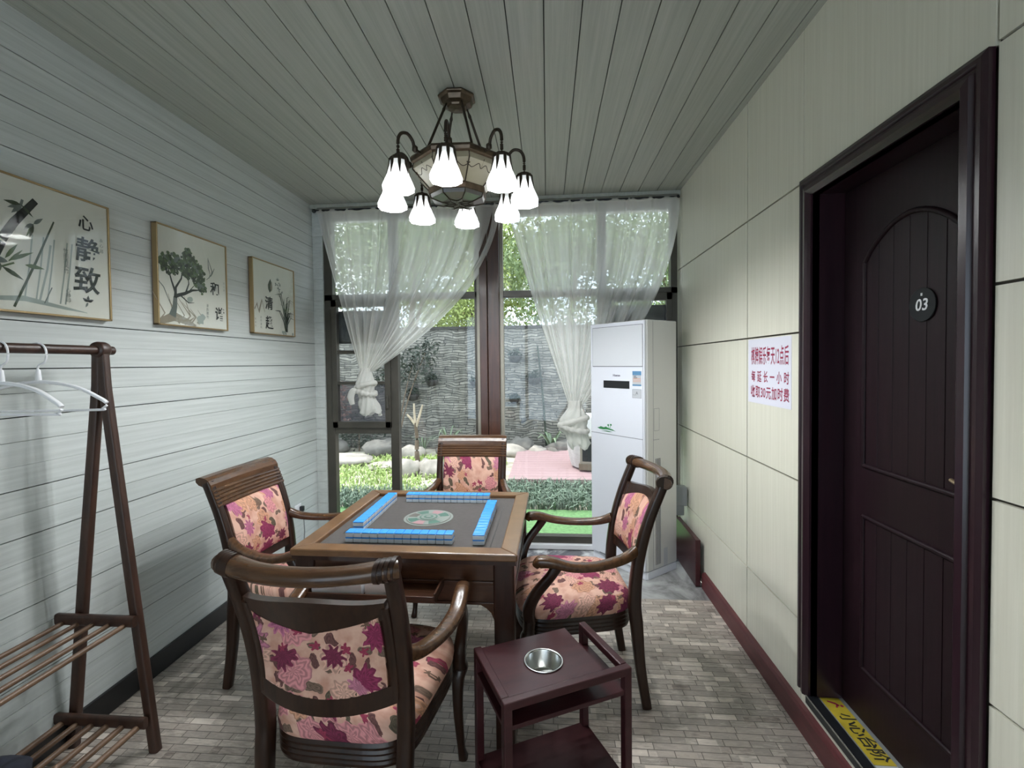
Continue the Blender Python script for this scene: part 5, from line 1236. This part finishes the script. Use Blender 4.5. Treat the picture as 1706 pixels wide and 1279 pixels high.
tree(0.3, 9.8, 4.6, [((-0.5, 0, 3.5), (.9, .7, .8), 620), ((.4, .2, 4.1), (.9, .7, .7), 520), ((-.2, -.2, 2.6), (.8, .5, .35), 150)], 'drooping sparse tree above the wall, right of the wooden window post', MAT['leaf'], 24, 0.094, 1.2)
tree(2.6, 10.0, 5.0, [((-.6, 0, 3.9), (1.1, .8, .9), 750), ((.7, 0, 3.4), (1.1, .8, .9), 750), ((-.8, -.2, 2.7), (.9, .5, .4), 200)], 'drooping tree seen through the right sheer curtain beyond the wall', MAT['leaf'], 25, 0.094, 1.0)
tree(-2.2, 13.0, 6.5, [((-1.6, 0, 4.6), (2.2, 1.2, 1.5), 1100), ((1.2, 0, 4.4), (2.0, 1.2, 1.5), 1100), ((-.2, .3, 3.0), (2.4, 1, .9), 700)], 'tall pale green tree behind the other trees on the left', MAT['leaf2'], 27, 0.15)
tree(3.2, 13.2, 6.5, [((-1.8, 0, 4.6), (2.0, 1.2, 1.5), 1000), ((1.2, 0, 4.4), (2.2, 1.2, 1.6), 1000), ((-1.2, .3, 3.0), (1.8, 1, .8), 320)], 'tall green tree behind the drooping trees on the right', MAT['leaf'], 28, 0.15)
tree(5.4, 10.4, 5.2, [((0, 0, 3.5), (1.7, 1.2, 1.4), 1500)], 'green tree farthest right beyond the slate wall', MAT['leaf'], 26, 0.094)
# climbing shrub, reddish shrub, base plants
def shrub(name, x, y, lab, clouds, mat, seed, size, stem=True):
    R = random.Random(seed); t = thing(name, lab, 'shrub', (x, y, -0.03))
    if stem:
        b = MB()
        for c, rad, n in clouds: b.tube([(0, 0, 0), (c[0] * .4, c[1] * .5, c[2] * .5), c], [0.016, 0.012, 0.006], n=6)
        obj('stem', b, MAT['bark'], t)
    b = MB()
    for c, rad, n in clouds: leaf_cloud(b, c, rad, n, size, R, 0.3)
    obj('foliage', b, mat, t); return t
shrub('climbing_shrub', -2.55, 7.70, 'dark leaved shrub spreading over the slate wall beside the left curtain', [((0.3, 0, 1.45), (.42, .14, .32), 330), ((-.15, 0, 1.20), (.35, .14, .28), 220), ((.55, 0, 1.72), (.25, .1, .2), 110)], MAT['leafd'], 31, 0.075)
shrub('red_shrub', -4.05, 7.55, 'reddish brown shrub seen through the middle of the left casement', [((0, 0, 1.15), (.5, .35, .6), 700), ((.5, 0, .8), (.35, .3, .45), 350)], MAT['rust'], 32, 0.07)
shrub('low_shrub', -3.2, 7.75, 'low dark shrub at the foot of the slate wall on the left', [((0, 0, .35), (.5, .2, .32), 420)], MAT['leafd'], 33, 0.07)
def strap(x, y, n, ln, lab, mat, seed, w=0.022):
    R = random.Random(seed); t = thing('strap_leaf_plant', lab, 'plant', (x, y, -0.03)); 
    for i in range(n):
        a = 6.2832 * i / n + R.uniform(-.3, .3); d = Vector((math.cos(a), math.sin(a), 0)); l = ln * R.uniform(.7, 1.2); k = R.uniform(.35, .9)
        b = MB(); b.sweep([d * 0.01, d * l * k * .3 + Vector((0, 0, l * .5)), d * l * k * .75 + Vector((0, 0, l * .78)), d * l * k * 1.15 + Vector((0, 0, l * (.95 - .45 * k)))], [w, w * 1.3, w, 0.003], [0.005, 0.004, 0.003, 0.002], n=6, sq=2, sub=3)
        obj('leaf', b, mat, t)
MAT['strap'] = plain('strap_leaf', (0.15, 0.20, 0.12), 0.45, vary=0.3, scale=6)
strap(-1.62, 7.55, 13, 0.50, 'strap leaved plant with arching blades left of the window post', MAT['strap'], 41)
strap(0.06, 7.65, 8, 0.52, 'broad leaved plant beside the right curtain knot by the slate wall', MAT['strap'], 42, 0.05)
strap(-2.05, 7.62, 9, 0.34, 'small strap leaved plant behind the bare tree', MAT['strap'], 43, 0.016)
def hanging_pot(x, z, lab, r=0.10, seed=0):
    R = random.Random(seed); t = thing('hanging_planter', lab, 'planter', (x, 7.995, z), 0, 'dark planters on the slate wall')
    b = MB(); b.lathe([(0.02, -r), (r * .7, -r * .85), (r * .95, -r * .3), (r, 0.0), (r * .92, 0.0), (r * .8, -0.02)], 16, Matrix.Translation((0, -r, 0))); obj('pot', b, MAT['pot'], t)
    b = MB(); leaf_cloud(b, (0, -r, r * .35), (r * 1.1, r * .8, r * .7), 130, 0.06, R, .4); obj('plant', b, MAT['leafd'], t)
for i, (x, z, l, r) in enumerate(((-0.538, 1.56, 'highest dark planter on the slate wall, right of the window post', 0.115), (-1.959, 1.17, 'dark planter on the slate wall above the bare tree', 0.11),
                     (-0.22, 1.19, 'dark planter on the slate wall lower right of the highest one', 0.12), (-0.56, 0.84, 'lowest dark planter on the slate wall, just right of the window post', 0.085),
                     (-2.30, 0.93, 'dark planter on the slate wall close to the window mullion', 0.12), (-1.22, 1.14, 'dark planter on the slate wall just left of the window post', 0.09))):
    hanging_pot(x, z, l, r, 50 + i)
b = MB(); b.tube([(-0.02, 7.80, -0.03), (-0.08, 7.88, 0.9), (-0.16, 7.94, 1.72)], [0.020, 0.018, 0.014]); o = obj('leaning_pole', b, MAT['leafd']); tag(o, 'thin dark pole leaning on the slate wall beside the right curtain', 'pole')
# white barrel shaped garden seat with a square opening
Gs = thing('barrel_seat', 'white ribbed barrel shaped garden seat with a dark square opening on the pink deck', 'garden seat', (0.585, 6.30, 0.062), math.radians(-10))
b = MB(); rings = []
for i in range(25):
    v = i / 24; z = 0.02 + 0.66 * v; r = 0.235 + 0.095 * math.sin(math.pi * (0.12 + 0.76 * v)) + 0.005 * math.sin(v * 75)
    rings.append([Vector((r * (1 + 0.022 * math.sin(13 * a)) * math.cos(a), r * (1 + 0.022 * math.sin(13 * a)) * math.sin(a), z)) for a in [6.2832 * k / 78 for k in range(78)]])
b.loft(rings); obj('body', b, MAT['stonewhite'], Gs)
b = MB(); b.box(-0.125, 0.125, -0.345, -0.20, 0.10, 0.45); b.cur = 1; b.box(-0.095, 0.095, -0.349, -0.30, 0.13, 0.42); b.cur = 2; b.box(-0.14, 0.14, -0.352, -0.25, 0.02, 0.10); obj('opening', b, [MAT['frame_l'], MAT['dark'], MAT['ventb']], Gs, bevel=0.004)
